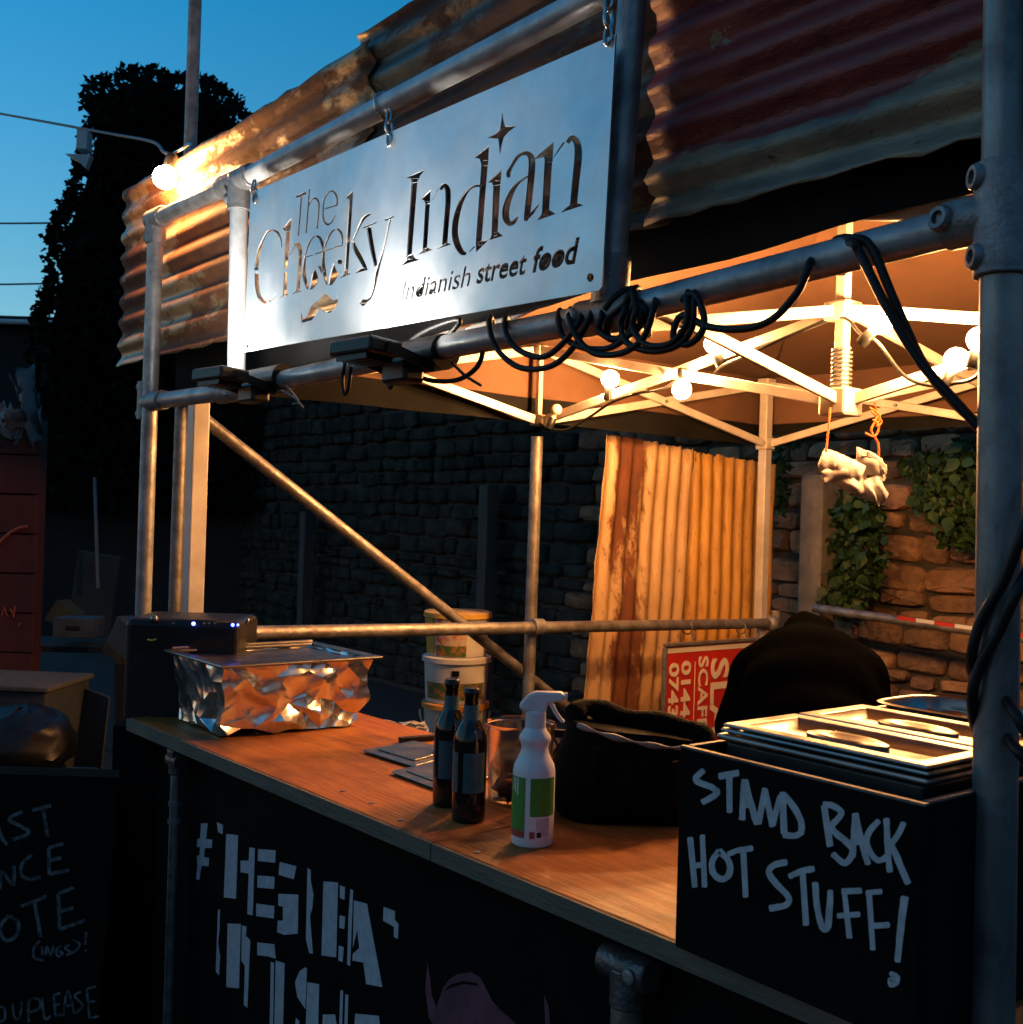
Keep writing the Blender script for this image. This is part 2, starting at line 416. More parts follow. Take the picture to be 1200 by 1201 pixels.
for i in range(len(out)):
    a, b = Vector(out[i]), Vector(out[(i + 1) % len(out)])
    if a.y >= 590 and b.y >= 590: continue
    L = (b - a).length; nn = Vector((b.y - a.y, -(b.x - a.x))).normalized()
    for k in range(int(L * 2.2)):
        t = rl.random(); clump = abs(math.sin((a.x + t * L) * 0.33) + math.sin((a.y + t * L) * 0.21)) * 2.5
        q = a.lerp(b, t) + nn * (rl.gauss(0, 2.6) + clump * rl.random() - 1.0)
        leaf(lf, onD(q.x, q.y, ID + rl.uniform(-.4, 1.2)), rl.uniform(0.06, 0.12), rl)
    for k in range(max(1, int(L / 14))):        # trailing sprigs
        t = rl.random(); q = a.lerp(b, t) + nn * 2
        for j in range(7):
            q = q + nn * rl.uniform(0.2, 1.8) + Vector((rl.gauss(0, 1), rl.gauss(0.5, 1.3)))
            leaf(lf, onD(q.x, q.y, ID + rl.uniform(-.1, .3)), rl.uniform(0.05, 0.085), rl)
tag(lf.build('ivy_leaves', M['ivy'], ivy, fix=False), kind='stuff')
wb = MB(); c = onD(99, 166, ID - .75); R0 = Matrix((RT0, FWD0, Vector((0, 0, 1)))).transposed()
wb.box(c, (0.12, 0.16, 0.22), R0)
w = wb.build('junction_box', M['white_gloss'], ivy, bev=0.01)
b = MB(); b.prism([onD(76, 180, ID - .8), onD(106, 181, ID - .8), onD(100, 197, ID - .8), onD(93, 190, ID - .8)], FWD0 * 0.1); b.build('bracket', M['white_gloss'], ivy)

# low dark outbuilding far left
hb = onD(0, 590, 24.0); hb.z = 0
hs = thing('outbuilding', hb, 'low dark outbuilding under the sky at the far left', 'building')
top = onD(0, 378, 24.0).z
m_dark = mat('dark_cladding', (0.012, 0.012, 0.012), (0.008, 0.008, 0.008), 4, 0.9)
R0 = Matrix((RT0, FWD0, Vector((0, 0, 1)))).transposed()
cc = hb - RT0 * 0.6
MB().box(Vector((cc.x, cc.y, top / 2)) + FWD0 * 2, (4.6, 4.0, top), R0).build('wall', m_dark, hs)
MB().box(Vector((cc.x, cc.y, top + 0.06)) + FWD0 * 1.95, (4.9, 4.3, 0.12), R0).build('flat_roof', m_dark, hs)
MB().tube(Vector((cc.x, cc.y, top - .02)) - RT0 * 2.45 - FWD0 * 0.25, Vector((cc.x, cc.y, top - .02)) + RT0 * 2.45 - FWD0 * 0.25, 0.06).build('gutter', M['white_gloss'], hs)

# overhead wires
def wire(p0, p1, sag, r, label):
    mb = MB(); pts = []
    for i in range(25):
        t = i / 24; p = p0.lerp(p1, t); p.z -= sag * 4 * t * (1 - t); pts.append(p)
    mb.path(pts, r, 6)
    return tag(mb.build('overhead_wire', M['black_rubber']), label, 'wire')
wire(onD(-60, 261, 15), onD(80, 261, 13.2), 0.01, 0.012, 'upper of the two thin level wires meeting the ivy')
wire(onD(-60, 333, 15), onD(70, 332, 13.2), 0.01, 0.012, 'lower of the two thin level wires meeting the ivy')

# ------------------------------------------------------------------ left background clutter
M['red_board'] = mat('red_painted_boards', (0.075, 0.007, 0.003), (0.04, 0.004, 0.002), 5, 0.75, bump=0.3, bscale=20)
M['pink_paint'] = mat('pink_graffiti', (0.30, 0.07, 0.05), rough=0.7)
RD = 6.2
rc = onD(-10, 735, RD); rc.z = 0
rv = thing('red_screen', rc, 'dark red boarded screen at the left edge with a pink painted curve', 'screen')
R0 = Matrix((RT0, FWD0, Vector((0, 0, 1)))).transposed()
zz = 0.35; topz = onD(20, 487, RD).z; right = 0.262
nb = 7; bh = (topz - 0.55) / nb
for k in range(nb):
    p = onD(45, 600, RD) - RT0 * 0.55; p.z = 0.55 + bh * (k + .5)
    MB().box(p + FWD0 * rs.uniform(0, .006), (1.1, 0.03, bh - 0.008), R0).build('plank', M['red_board'], rv, bev=0.004, seg=1)
p = onD(45, 600, RD) - RT0 * 0.55; p.z = (0.55 + topz) / 2
MB().box(p + FWD0 * 0.09, (1.06, 0.1, topz - 0.58), R0).build('backing', mat('dark_red_body', (0.06, 0.012, 0.008), rough=0.7), rv)
for s_ in (-0.35, 0.35):
    w0 = onD(45, 600, RD) - RT0 * (0.55 + s_) + FWD0 * 0.09
    MB().box((w0.x, w0.y, 0.29), (0.07, 0.07, 0.58)).build('leg', m_dark, rv)
pc = [onD(x, y, RD - 0.025) for x, y in [(-6, 641), (3, 632), (12, 624), (22, 619), (32, 617)]]
MB().path(pc, 0.008, 6).build('painted_curve', M['pink_paint'], rv)
for a in [[(2, 722), (5, 712), (8, 722)], [(12, 714), (16, 724), (18, 711), (14, 718)], [(22, 733), (24, 731)]]:
    MB().path([onD(x, y, RD - .02) for x, y in a], 0.004, 5).build('scribble', M['pink_paint'], rv)
M['tarp'] = mat('grey_tarpaulin', (0.12, 0.14, 0.15), (0.05, 0.06, 0.065), 6, 0.6, bump=0.5, bscale=12)
def cloth(name, pts_px, dep, label, mt, cat='tarpaulin', amp=0.05):
    rng = random.Random(len(label)); mb = MB(); n = 10
    a, b, c, d = [onD(x, y, dep) for x, y in pts_px]
    G = {}
    vs = []
    for i in range(n + 1):
        for j in range(n + 1):
            u, v = i / n, j / n
            p = (a * (1 - u) + b * u) * (1 - v) + (d * (1 - u) + c * u) * v
            p = p + FWD0 * (amp * math.sin(7 * u + 3 * v + rng.random() * .7) + rng.gauss(0, amp * .25)) + Vector((0, 0, rng.gauss(0, amp * .3)))
            vs.append(p)
    fs = [(i * (n + 1) + j, (i + 1) * (n + 1) + j, (i + 1) * (n + 1) + j + 1, i * (n + 1) + j + 1) for i in range(n) for j in range(n)]
    mb.add(vs, fs); o = mb.build(name, mt, smooth=50, fix=False)
    s2 = o.modifiers.new('thick', 'SOLIDIFY'); s2.thickness = 0.004
    return tag(o, label, cat)
cloth('tarpaulin', [(-8, 470), (32, 482), (24, 522), (-8, 512)], 6.05, 'crumpled grey tarpaulin lying over the top of the red screen', M['tarp'])
cloth('plastic_sheet', [(10, 444), (34, 428), (52, 505), (41, 530)], 6.1, 'pale torn plastic sheet hanging at the corner of the red screen', M['tarp'])

M['card'] = mat('pale_cardboard', (0.08, 0.095, 0.10), (0.045, 0.052, 0.058), 7, 0.85)
M['card2'] = mat('yellowed_cardboard', (0.07, 0.058, 0.02), (0.045, 0.036, 0.015), 7, 0.85)
M['grey_board'] = mat('grey_board', (0.024, 0.03, 0.032), (0.013, 0.016, 0.018), 5, 0.8)
def lbox(name, px, py, dep, size, rz, tilt, mt, label, cat, z0=None, extra=None):
    c = onD(px, py, dep)
    R = Matrix.Rotation(rz, 3, 'Z') @ Matrix.Rotation(tilt, 3, 'Y')
    t = thing(name, (c.x, c.y, c.z - size[2] / 2), label, cat)
    h = MB(); h.box(c, size, R); h.build('carton' if cat == 'box' else 'board', mt, t, bev=0.006)
    if extra:
        for (off, sz, m2, nm) in extra: MB().box(c + R @ Vector(off), sz, R).build(nm, m2, t)
    return t
D0 = 7.6
stackz = onD(95, 790, D0)
def plat(px, py, dep, w, d, label, name, cat, mt):
    c = onD(px, py, dep)
    t = thing(name, (c.x, c.y, 0), label, cat)
    R = Matrix.Rotation(math.atan2(RT0.y, RT0.x) + .1, 3, 'Z')
    MB().box((c.x, c.y, c.z - 0.02), (w, d, 0.04), R).build('top', mt, t, bev=0.004)
    for i in (-1, 1):
        for j in (-1, 1):
            q = Vector((c.x, c.y, 0)) + R @ Vector((i * (w / 2 - .05), j * (d / 2 - .05), 0))
            MB().box((q.x, q.y, (c.z - .04) / 2), (0.05, 0.05, c.z - .04)).build('leg', mt, t)
    return t
plat(70, 752, 7.4, 1.0, 0.55, 'dark low trestle bench carrying the cardboard boxes behind the red screen', 'trestle_bench', 'bench', m_dark)
lbox('cardboard_box', 93, 735, 7.3, (0.26, 0.22, 0.13), 0.9, 0.0, M['card'], 'pale printed cardboard box lying on the dark trestle bench', 'box',
     extra=[((0.0, -0.1135, 0.0), (0.09, 0.004, 0.03), m_dark, 'print')])
lbox('cardboard_box', 77, 723, 7.45, (0.17, 0.13, 0.16), 0.7, 0.6, M['card2'], 'small yellow-banded carton tipped behind the pale printed box', 'box')
lbox('leaning_board', 110, 700, 7.85, (0.32, 0.03, 0.62), 0.75, 0.12, M['grey_board'], 'blue-grey board leaning upright behind the cardboard boxes', 'board')
tag(MB().tube(onD(111, 560, 7.7), onD(115, 690, 7.6), 0.012, 8).build('metal_rod', mat('pale_rod', (0.10, 0.13, 0.14), rough=0.6)),
    'thin pale metal rod standing upright behind the leaning grey board', 'rod')
lbox('cardboard_box', 150, 748, 6.6, (0.18, 0.12, 0.2), 0.4, 0.5, M['card'], 'torn pale carton standing just left of the loudspeaker', 'box',
     extra=[((0.0, -0.02, -0.1), (0.15, 0.11, 0.06), M['card2'], 'base_flap')])
M['old_wood'] = mat('grey_timber', (0.07, 0.066, 0.055), (0.04, 0.037, 0.03), 4, 0.85, bump=0.4, bscale=20, stretch=(6, 6, 0.5))
M['concrete'] = mat('stained_concrete', (0.22, 0.19, 0.14), (0.13, 0.11, 0.085), 8, 0.9, bump=0.4, bscale=30)
# big pale block with a dark bag slumped against it, plus a tilted sheet
kc = onD(25, 860, 4.7)
kt = thing('stone_block', (kc.x, kc.y, 0), 'pale flat-topped block on the ground at the lower left', 'block')
R = Matrix.Rotation(math.atan2(RT0.y, RT0.x) - .06, 3, 'Z'); zt = onD(30, 802, 4.7).z
MB().box((kc.x, kc.y, zt / 2), (0.40, 0.4, zt), R).build('block_body', M['grey_board'], kt, bev=0.01)
MB().box((kc.x, kc.y, zt + .012), (0.43, 0.43, 0.022), R).build('slab_top', M['old_wood'], kt, bev=0.006)
bg_c = onD(30, 870, 4.25)
sb = MB(); sb.ball((bg_c.x, bg_c.y, bg_c.z), 0.16, 12, (1.15, 1, 0.85)); 
for i, v in enumerate(sb.v): sb.v[i] = v + Vector((rs.gauss(0, .008), rs.gauss(0, .008), rs.gauss(0, .008)))
sb.tube((bg_c.x, bg_c.y, bg_c.z - .1), (bg_c.x, bg_c.y, 0.0), .15, 16)
tag(sb.build('refuse_sack', M['black_plastic'], smooth=60), 'dark slumped sack in front of the pale block at the lower left', 'sack')
bq = [onD(78, 800, 4.9), onD(128, 818, 4.75), onD(106, 893, 4.55), onD(68, 890, 4.65)]
for q in (bq[2], bq[3]): pass
low = [Vector((bq[2].x, bq[2].y, 0)), Vector((bq[3].x, bq[3].y, 0))]
tb = MB(); tb.prism([bq[0], bq[1], low[0] , low[1]], FWD0 * 0.02)
tag(tb.build('leaning_sheet', M['grey_board'], bev=0.002), 'grey sheet of board propped at a slant right of the pale block', 'board')

# timber and concrete posts against the wall
def post(px, top_y, Y, w, label, mt, name='wall_post'):
    q = onY(px, top_y, Y)
    mb = MB(); mb.box((q.x, q.y, q.z / 2), (w, w, q.z))
    return tag(mb.build(name, mt, bev=0.008), label, 'post')
post(361, 600, 5.42, 0.12, 'dim grey post by the dark wall seen under the diagonal brace', M['old_wood'])
post(574, 570, 5.42, 0.12, 'dim grey post by the dark wall just left of the thin gazebo support', M['old_wood'])
post(962, 557, 5.3, 0.15, 'broad orange-lit concrete post between the white gazebo leg and the climbing plant', M['concrete'])
# ------------------------------------------------------------------ scaffold frame
FY = 1.25; TR = 0.0242
A = lambda px, py: onY(px, py, FY)
frame = thing('scaffolding', (-3.4, FY, 0), 'galvanised scaffold tube frame of the stall with key clamp fittings', 'scaffolding')
def tube(a, b, r=TR, mt='steel', nm='tube'):
    return MB().tube(a, b, r, 20).build(nm, M[mt], frame, smooth=40)
pL_top, pL_mid = A(183, 258), A(172, 471)
xl = A(175, 600).x
lp_top = Vector((pL_top.x, FY, pL_top.z)); dl = (lp_top - pL_mid); 
lp_bot = lp_top + (A(168, 715) - lp_top) * ((lp_top.z) / (lp_top.z - A(168, 715).z))
tube(lp_top, lp_bot)                                   # left corner post
p2t, p2b = A(281, 214), A(277, 455)
tube(p2t, p2b, mt='steel_floodlit')                                         # post left of the sign
pm_t, pm_b = A(742, 0), A(715, 350)
tube(pm_b + (pm_b - pm_t) * 0.02, pm_t + (pm_t - pm_b) * 0.6)     # post right of the sign
pr_a, pr_b = A(1180, 20), A(1165, 1100)
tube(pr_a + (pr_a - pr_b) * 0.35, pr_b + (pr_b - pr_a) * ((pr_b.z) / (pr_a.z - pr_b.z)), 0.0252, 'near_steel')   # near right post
top_l, top_r = A(284, 211), A(690, 1)
tube(lp_top, A(272, 216))
td = top_r - top_l
tube(top_l, top_r + td * 0.75, mt='steel_floodlit')                         # top tube the sign hangs from
low = [A(188, 470), A(270, 459), A(345, 443), A(525, 408), A(700, 372), A(1152, 258)]
tube(low[0], low[1]); tube(low[1], A(460, 419)); tube(A(456, 420), low[4]); tube(low[4], low[5])
# left side of the stall: rail, brace
SX = -3.43
ra, rb = onX(262, 743, SX), onX(905, 731, SX)
tube(ra, rb, mt='steel_dull')
ba, bb = onX(226, 481, SX - .075), onX(700, 857, SX - .075)
tube(ba, bb, 0.0215, mt='steel_dull')
# rear rail with tape
BY = 5.1
qa, qb = onY(955, 713, BY), onY(1260, 757, BY)
tube(qa, qb, mt='steel_dull')
rear_rail = (qa, qb)
M['tape_r'] = mat('red_tape', (0.55, 0.03, 0.015), rough=0.5); M['tape_w'] = mat('white_tape', (0.75, 0.72, 0.68), rough=0.5)
tp = [onY(1056, 727, BY), onY(1250, 755, BY)]
for k in range(8):
    a, b = tp[0].lerp(tp[1], k / 8), tp[0].lerp(tp[1], (k + .96) / 8)
    ba2 = MB().bar(a + Vector((0, -.026, .013)), b + Vector((0, -.026, .013)), 0.004, 0.018)
    ba2.build('tape_stripe', M['tape_r' if k % 2 == 0 else 'tape_w'], frame)
# standards carrying the rails (mostly hidden)
for q in (rb, qb):
    tube(Vector((q.x, q.y + .03, 0)), Vector((q.x, q.y + .03, q.z + .06)), mt='steel_dull')
MB().ball(rb, 0.04, 8).build('coupling', M['fitting'], frame, smooth=60)
# fittings
def sleeve(a, b, r=0.0305, bolts=(), out=Vector((-.55, -1, 0))):
    o = MB(); o.tube(a, b, r, 20)
    o = o.build('coupling', M['fitting'], frame, smooth=40, bev=0.002)
    for (c, d) in bolts:
        d = Vector(d).normalized(); c = Vector(c)
        s = MB(); s.lathe([(0.016, 0), (0.016, .008), (0.0135, .012), (0.0085, .012), (0.0085, .004), (1e-5, .004)], c + d * (r - .006), 18, d)
        s = s.build('grub_screw', M['fitting'], o, smooth=40)
        MB().lathe([(0.0075, 0), (0.0075, .001), (1e-5, .001)], c + d * (r - .0015), 6, d).build('socket', M['dark_hole'], frame)
    return o
toC = lambda p: (EYE - Vector(p)).normalized()
def fr(px, py): return A(px, py)
ax_r = (pr_a - pr_b).normalized()
c_r = A(1176, 258)
sleeve(c_r + ax_r * 0.067, c_r - ax_r * 0.067, 0.0325, [(c_r + ax_r * .049, Vector((-.75, -1, .02))), (c_r - ax_r * .045, Vector((-.75, -1, .02)))])
sleeve(A(1112, 266), A(1168, 252), 0.0300, [(A(1123, 263), Vector((-.2, -1, .1)))])
c = A(173, 471); ax_l = (lp_top - lp_bot).normalized()
sleeve(c + ax_l * .062, c - ax_l * .058, 0.031, [(c + ax_l * .045, Vector((-1, -.5, 0))), (c - ax_l * .04, Vector((-1, -.5, 0)))])
sleeve(A(174, 472), A(192, 469), 0.030)
sleeve(lp_top + ax_l * .01, lp_top - ax_l * .075, 0.0315, [(lp_top - ax_l * .055, Vector((-1, -.6, 0)))])
sleeve(A(178, 259), A(192, 253), 0.0315)
c = p2t; sleeve(c + Vector((0, 0, .02)), c - Vector((0, 0, .075)), 0.0315, [(c - Vector((0, 0, .045)), Vector((-.9, -1, 0)))])
sleeve(A(262, 220), A(296, 205), 0.031)
c = A(276, 452); sleeve(c + Vector((0, 0, .04)), c - Vector((0, 0, .03)), 0.0315)
sleeve(A(258, 461), A(292, 455), 0.031)
ax_m = (pm_t - pm_b).normalized()
sleeve(pm_b + ax_m * .07, pm_b - ax_m * .01, 0.0315, [(pm_b + ax_m * .045, Vector((-.75, -1, 0)))])
sleeve(A(682, 375), A(752, 362), 0.031, [(A(690, 374), Vector((-.3, -1, 0)))])
sleeve(onX(624, 735, SX), onX(636, 735, SX), 0.033)

s_top = onX(630, 512, SX - .045); tube(s_top, Vector((s_top.x, s_top.y - .01, 0)), mt='steel_dull')
# separate pole rising behind the iron sheets
a, b = onD(230, -30, 4.15), onD(205, 718, 4.15)
d = (b - a) * (a.z / (a.z - b.z))
tag(MB().tube(a - d * .25, a + d, 0.0242, 18).build('scaffold_pole', M['steel_dull'], smooth=40),
    'lone scaffold pole rising above the corrugated iron at the left, into the sky', 'pole')

# ------------------------------------------------------------------ corrugated iron
def corrugated(name, org, along, across, nrm, length, width, mt, label, pitch=0.076, amp=0.0095, cat='iron sheet', seed=1, ragged=0.0, group=None, nl=24, wob=0.004):
    rng = random.Random(seed); mb = MB(); per = 8
    nw = int(round(width / pitch * per)); vs, fs = [], []
    along, across, nrm = Vector(along), Vector(across), Vector(nrm)
    ph = rng.random() * 6
    e0 = [rng.gauss(0, ragged) for _ in range(nw + 1)]; e1 = [rng.gauss(0, ragged) for _ in range(nw + 1)]
    for i in range(nl + 1):
        for j in range(nw + 1):
            u = i / nl * length; v = j / nw * width
            if i == 0: u += e0[j]
            if i == nl: u += e1[j]
            h = amp * math.cos(2 * math.pi * v / pitch) + wob * math.sin(u * 4.1 + ph) * math.cos(v * 5 + ph) + wob * .6 * math.sin(u * 9 + v * 3)
            dv = wob * 1.5 * math.sin(u * 3.3 + ph) + (rng.gauss(0, ragged) if j in (0, nw) else 0)
            vs.append(Vector(org) + along * u + across * (v + dv) + nrm * h)
    for i in range(nl):
        for j in range(nw):
            k = i * (nw + 1) + j; fs.append((k, k + 1, k + nw + 2, k + nw + 1))
    mb.add(vs, fs); o = mb.build(name, mt, smooth=55, fix=False)
    s = o.modifiers.new('thick', 'SOLIDIFY'); s.thickness = 0.0015
    return tag(o, label, cat, group)
IY = 1.33
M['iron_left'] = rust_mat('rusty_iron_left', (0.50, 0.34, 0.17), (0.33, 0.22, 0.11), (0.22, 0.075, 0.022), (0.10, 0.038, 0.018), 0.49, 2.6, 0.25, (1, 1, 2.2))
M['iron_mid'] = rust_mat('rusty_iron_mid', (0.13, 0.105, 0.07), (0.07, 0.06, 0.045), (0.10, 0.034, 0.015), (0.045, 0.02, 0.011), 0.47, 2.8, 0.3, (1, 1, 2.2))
M['iron_right'] = rust_mat('painted_iron_right', (0.26, 0.22, 0.14), (0.09, 0.095, 0.075), (0.30, 0.10, 0.05), (0.10, 0.04, 0.025), 0.62, 2.6, 0.2, (1, 1, 2.4),
                           paint=(0.22, 0.03, 0.026), paint_z=2.315)
zl = onY(140, 432, IY); zt = onY(160, 220, IY)
zb_l = zl.z; zb_r = onY(1155, 153, IY).z
xL = zl.x
def fascia(x0, x1, dy, zb, wdt, mt, label, seed, dz=0.0):
    o = corrugated('corrugated_sheet', (x0, IY + dy, zb), (1, 0, dz), (0, 0, 1), (0, -1, 0), x1 - x0, wdt, mt, label, seed=seed, ragged=0.003, wob=0.0022)
    return o
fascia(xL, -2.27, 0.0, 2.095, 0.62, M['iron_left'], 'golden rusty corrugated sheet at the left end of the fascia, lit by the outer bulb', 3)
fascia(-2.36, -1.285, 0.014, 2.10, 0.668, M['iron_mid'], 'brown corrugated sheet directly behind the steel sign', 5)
fascia(-1.335, -0.1, 0.0, zb_r - .012, 0.68, M['iron_right'], 'dark maroon painted corrugated sheet at the right end of the fascia', 8)
for (px, py) in [(264, 297), (203, 340), (207, 237), (268, 262)]:
    pass

# sheets leaning by the wall
M['iron_back1'] = rust_mat('cream_rust_iron', (0.48, 0.31, 0.15), (0.36, 0.215, 0.095), (0.16, 0.045, 0.013), (0.07, 0.024, 0.01), 0.60, 2.4, 0.0, (1, 2.2, 0.7), band=(3.47, .16, .06, .30))
M['iron_back2'] = rust_mat('yellow_rust_iron', (0.52, 0.28, 0.05), (0.38, 0.18, 0.028), (0.36, 0.15, 0.03), (0.20, 0.08, 0.02), 0.60, 3.0, 0.0, (1, 2.5, 0.6))
LX = -3.66
def leaning(pxl, pyt, pxr, pyr, lx, mt, label, seed, lean):
    a, b = onX(pxl, pyt, lx), onX(pxr, pyr, lx)
    across = (b - a); wd = across.length; across.normalize()
    bot = Vector((lx + 0.1, a.y - lean, 0.02)); along = bot - a; L = along.length; along.normalize()
    n = along.cross(across).normalized()
    if n.x < 0: n = -n
    return corrugated('corrugated_sheet', a, along, across, n, L, wd, mt, label, pitch=0.082, amp=0.012, seed=seed, ragged=0.004, nl=30, wob=0.006)
leaning(707, 505, 811, 528, LX, M['iron_back1'], 'cream corrugated sheet with dark rust streaks leaning behind the counter', 21, 0.20)
leaning(806, 528, 908, 546, LX - .025, M['iron_back2'], 'yellow-ochre corrugated sheet leaning to the right of the cream one', 22, 0.16)
tag(MB().tube(onX(905, 545, -3.9), onX(899, 720, -3.9) - Vector((0, 0, 1.2)), 0.02, 12).build('thin_pole', M['steel_dull'], smooth=40),
    'thin dim metal pole behind the right edge of the ochre corrugated sheet', 'pole')

# ------------------------------------------------------------------ steel name sign, letters cut right through
SY = 1.195
S = lambda px, py: onY(px, py, SY)
def cat_rom(pts, k=6):
    out = []
    n = len(pts)
    if n == 2: return [tuple(pts[0]), tuple(pts[1])]
    for i in range(n - 1):
        p0, p1, p2, p3 = pts[max(i - 1, 0)], pts[i], pts[i + 1], pts[min(i + 2, n - 1)]
        for j in range(k):
            t = j / k
            out.append(tuple(0.5 * ((2 * b) + (c - a) * t + (2 * a - 5 * b + 4 * c - d) * t * t + (-a + 3 * b - 3 * c + d) * t ** 3) for a, b, c, d in zip(p0, p1, p2, p3)))
    out.append(tuple(pts[-1])); return out
def stroke_edges(pts, w=None, smooth=True, k=6):
    """pts (x, y[, width]) in photograph units -> left and right edge"""
    P = [(p[0], p[1], p[2] if len(p) > 2 else w) for p in pts]
    if smooth and len(P) > 2: P = cat_rom(P, k)
    L, Rr = [], []
    for i, p in enumerate(P):
        a, b = P[max(i - 1, 0)], P[min(i + 1, len(P) - 1)]
        t = Vector((b[0] - a[0], b[1] - a[1]));
        if t.length < 1e-6: t = Vector((1, 0))
        t.normalize(); n = Vector((-t.y, t.x)) * (p[2] / 2)
        L.append((p[0] + n.x, p[1] + n.y)); Rr.append((p[0] - n.x, p[1] - n.y))
    return L, Rr
cut = MB(); OFF = Vector((0, 0.03, 0)); nudge = [0]
def cs(pts, w=None, smooth=True):
    L, Rr = stroke_edges(pts, w, smooth, 5)
    nudge[0] += 1; e = Vector((0, -0.012 - 0.00011 * nudge[0], 0))
    cut.strip([S(*p) + e for p in L], [S(*p) + e for p in Rr], OFF)
def cp(poly):
    nudge[0] += 1; e = Vector((0, -0.012 - 0.00011 * nudge[0], 0))
    cut.prism([S(*p) + e for p in poly], OFF)
# The
cs([(347.5, 231, 2.6), (359, 226, 3.2)]); cs([(353.6, 229, 2), (350, 276, 1.8)])
cs([(363, 221.5, 1.8), (359, 273, 1.8)]); cs([(361.8, 243, 1.2), (365, 235, 1.6), (370, 232.5, 2), (373.6, 237, 2), (373.6, 249, 2), (372, 268, 1.8)])
cs([(381, 245, 1.4), (395, 240.5, 1.4)], smooth=False)
cs([(395, 241.5, 2), (395, 231, 2.2), (391, 224.5, 2), (386, 225, 1.8), (380.5, 233, 2), (378.6, 246, 2.2), (379.6, 257, 2.4), (383.5, 263, 2.4), (388.5, 261, 1.8), (393, 252, 1.4)])
# Cheeky
cs([(330.4, 290, .8), (329.5, 280, 1.6), (325.5, 272.5, 2.6), (320, 269.6, 2.2)])
cs([(318.6, 269.6, 2.2), (313, 273, 2.4), (307.5, 283, 3), (303, 297, 4), (301, 313, 4.6), (300.8, 317, 4.6)])
cs([(300.8, 320.5, 4.6), (301.4, 334, 4.8), (304, 347, 4.6), (309, 353.5, 3.6), (312.6, 354.6, 3)])
cs([(316, 353.5, 2.2), (320, 350, 1.8), (324, 344, .8)])
cp([(331, 268.5), (342, 255.5), (340.5, 270.5), (335, 271)])
cs([(337.8, 268, 4.6), (335.4, 315, 4.2)]); cs([(335.2, 319, 4.2), (333.8, 347, 4.2)])
cp([(327, 349.5), (332, 345.5), (336, 344.5), (339, 346)])
cs([(340, 299, .8), (345, 289.5, 1.8)]); cs([(345.5, 288, 3.4), (349.5, 286.5, 4.6), (352, 294, 4.6), (351.5, 310, 4.4), (349.4, 342, 4.2)])
cp([(342.5, 345), (347, 341), (351.5, 340), (354, 341.8)])
cs([(358.4, 299, 2), (361, 289, 2.2), (366, 279.5, 2.2), (369, 277, 1.8)]); cs([(370.4, 276.4, 2), (375, 279, 3.2), (378, 286, 3.6), (379.5, 293, 2.2)])
cs([(359.6, 301.2, 1.4), (367, 298.8, 1.4)]); cs([(369.2, 298, 1.4), (391, 290.8, 1.4)]); cs([(393, 290.2, 1.4), (402, 287.4, 1.4)])
cs([(358.2, 300, 2.4), (356.4, 313, 4), (357, 325, 4.6), (361, 339, 2.6)])
cp([(362.5, 340), (364.5, 329), (366, 321), (369.5, 315), (372, 321), (373.4, 326), (371.5, 333), (367.5, 338.5)])
cp([(372, 311.5), (376.5, 312), (379.5, 318), (376.5, 320.5), (374.8, 316)])
cs([(379.4, 294, 3.6), (378.8, 306, 4.2), (380, 319, 5), (383.4, 334, 1.6)])
cs([(380.4, 291, 2.2), (384, 281, 2.2), (389, 272, 2.2), (393.4, 268.8, 1.8)]); cs([(395, 268, 2), (399.6, 272, 2.6), (401.6, 279, 2.4), (401.6, 286.5, 1.6)])
cp([(385, 334), (386.8, 322), (389, 314), (391.5, 308), (394.5, 317), (397, 320), (394, 328), (389, 334.5)])
cp([(394.5, 305.5), (398, 303.6), (401.4, 305.5), (401, 309.5), (397, 310)])
# moustache
cp([(352.8, 366.5), (355.2, 372.6), (357, 373), (359.5, 371.5), (363.5, 361), (369.5, 354.5), (374, 351.5), (380.5, 343.8), (385, 347), (391, 352), (395.4, 351), (396.6, 340), (397, 349), (395.6, 356),
    (391.5, 363.5), (387, 367), (381, 366.5), (376, 362.5), (373.8, 360.5), (370.5, 369), (366, 375.5), (353.6, 378.8)])
# k y
cp([(406, 231.5), (414.3, 222.5), (413.6, 234), (408.6, 234)])
cs([(411.4, 232, 5), (405.8, 322, 4.6)]); cp([(398.6, 326.4), (403, 320.5), (408.8, 319), (411, 321.5)])
cs([(434.8, 250.8, 1.6), (427, 255.5, 4), (421, 266, 2.6), (413, 284, 1.4)])
cs([(413.4, 281, 2), (417, 292, 5), (424, 305, 5.4), (430, 317, 3)]); cp([(416.5, 320.8), (421, 315.5), (429, 314), (432.4, 316)])
cs([(426, 267.4, 1.6), (441.8, 260.6, 1.4)]); cs([(432.4, 266, 5.6), (436.4, 290, 5.4), (441, 312, 4)])
cs([(451.8, 258.4, 2.4), (462.4, 253.6, 1.2)]); cs([(457.6, 257, 2.6), (449.6, 292, 2.4), (442, 319, 4.4), (439, 335, 3.2), (434.6, 348, 3.4), (430, 352.5, 4), (426, 354.5, 7.5), (423, 357, 6)])
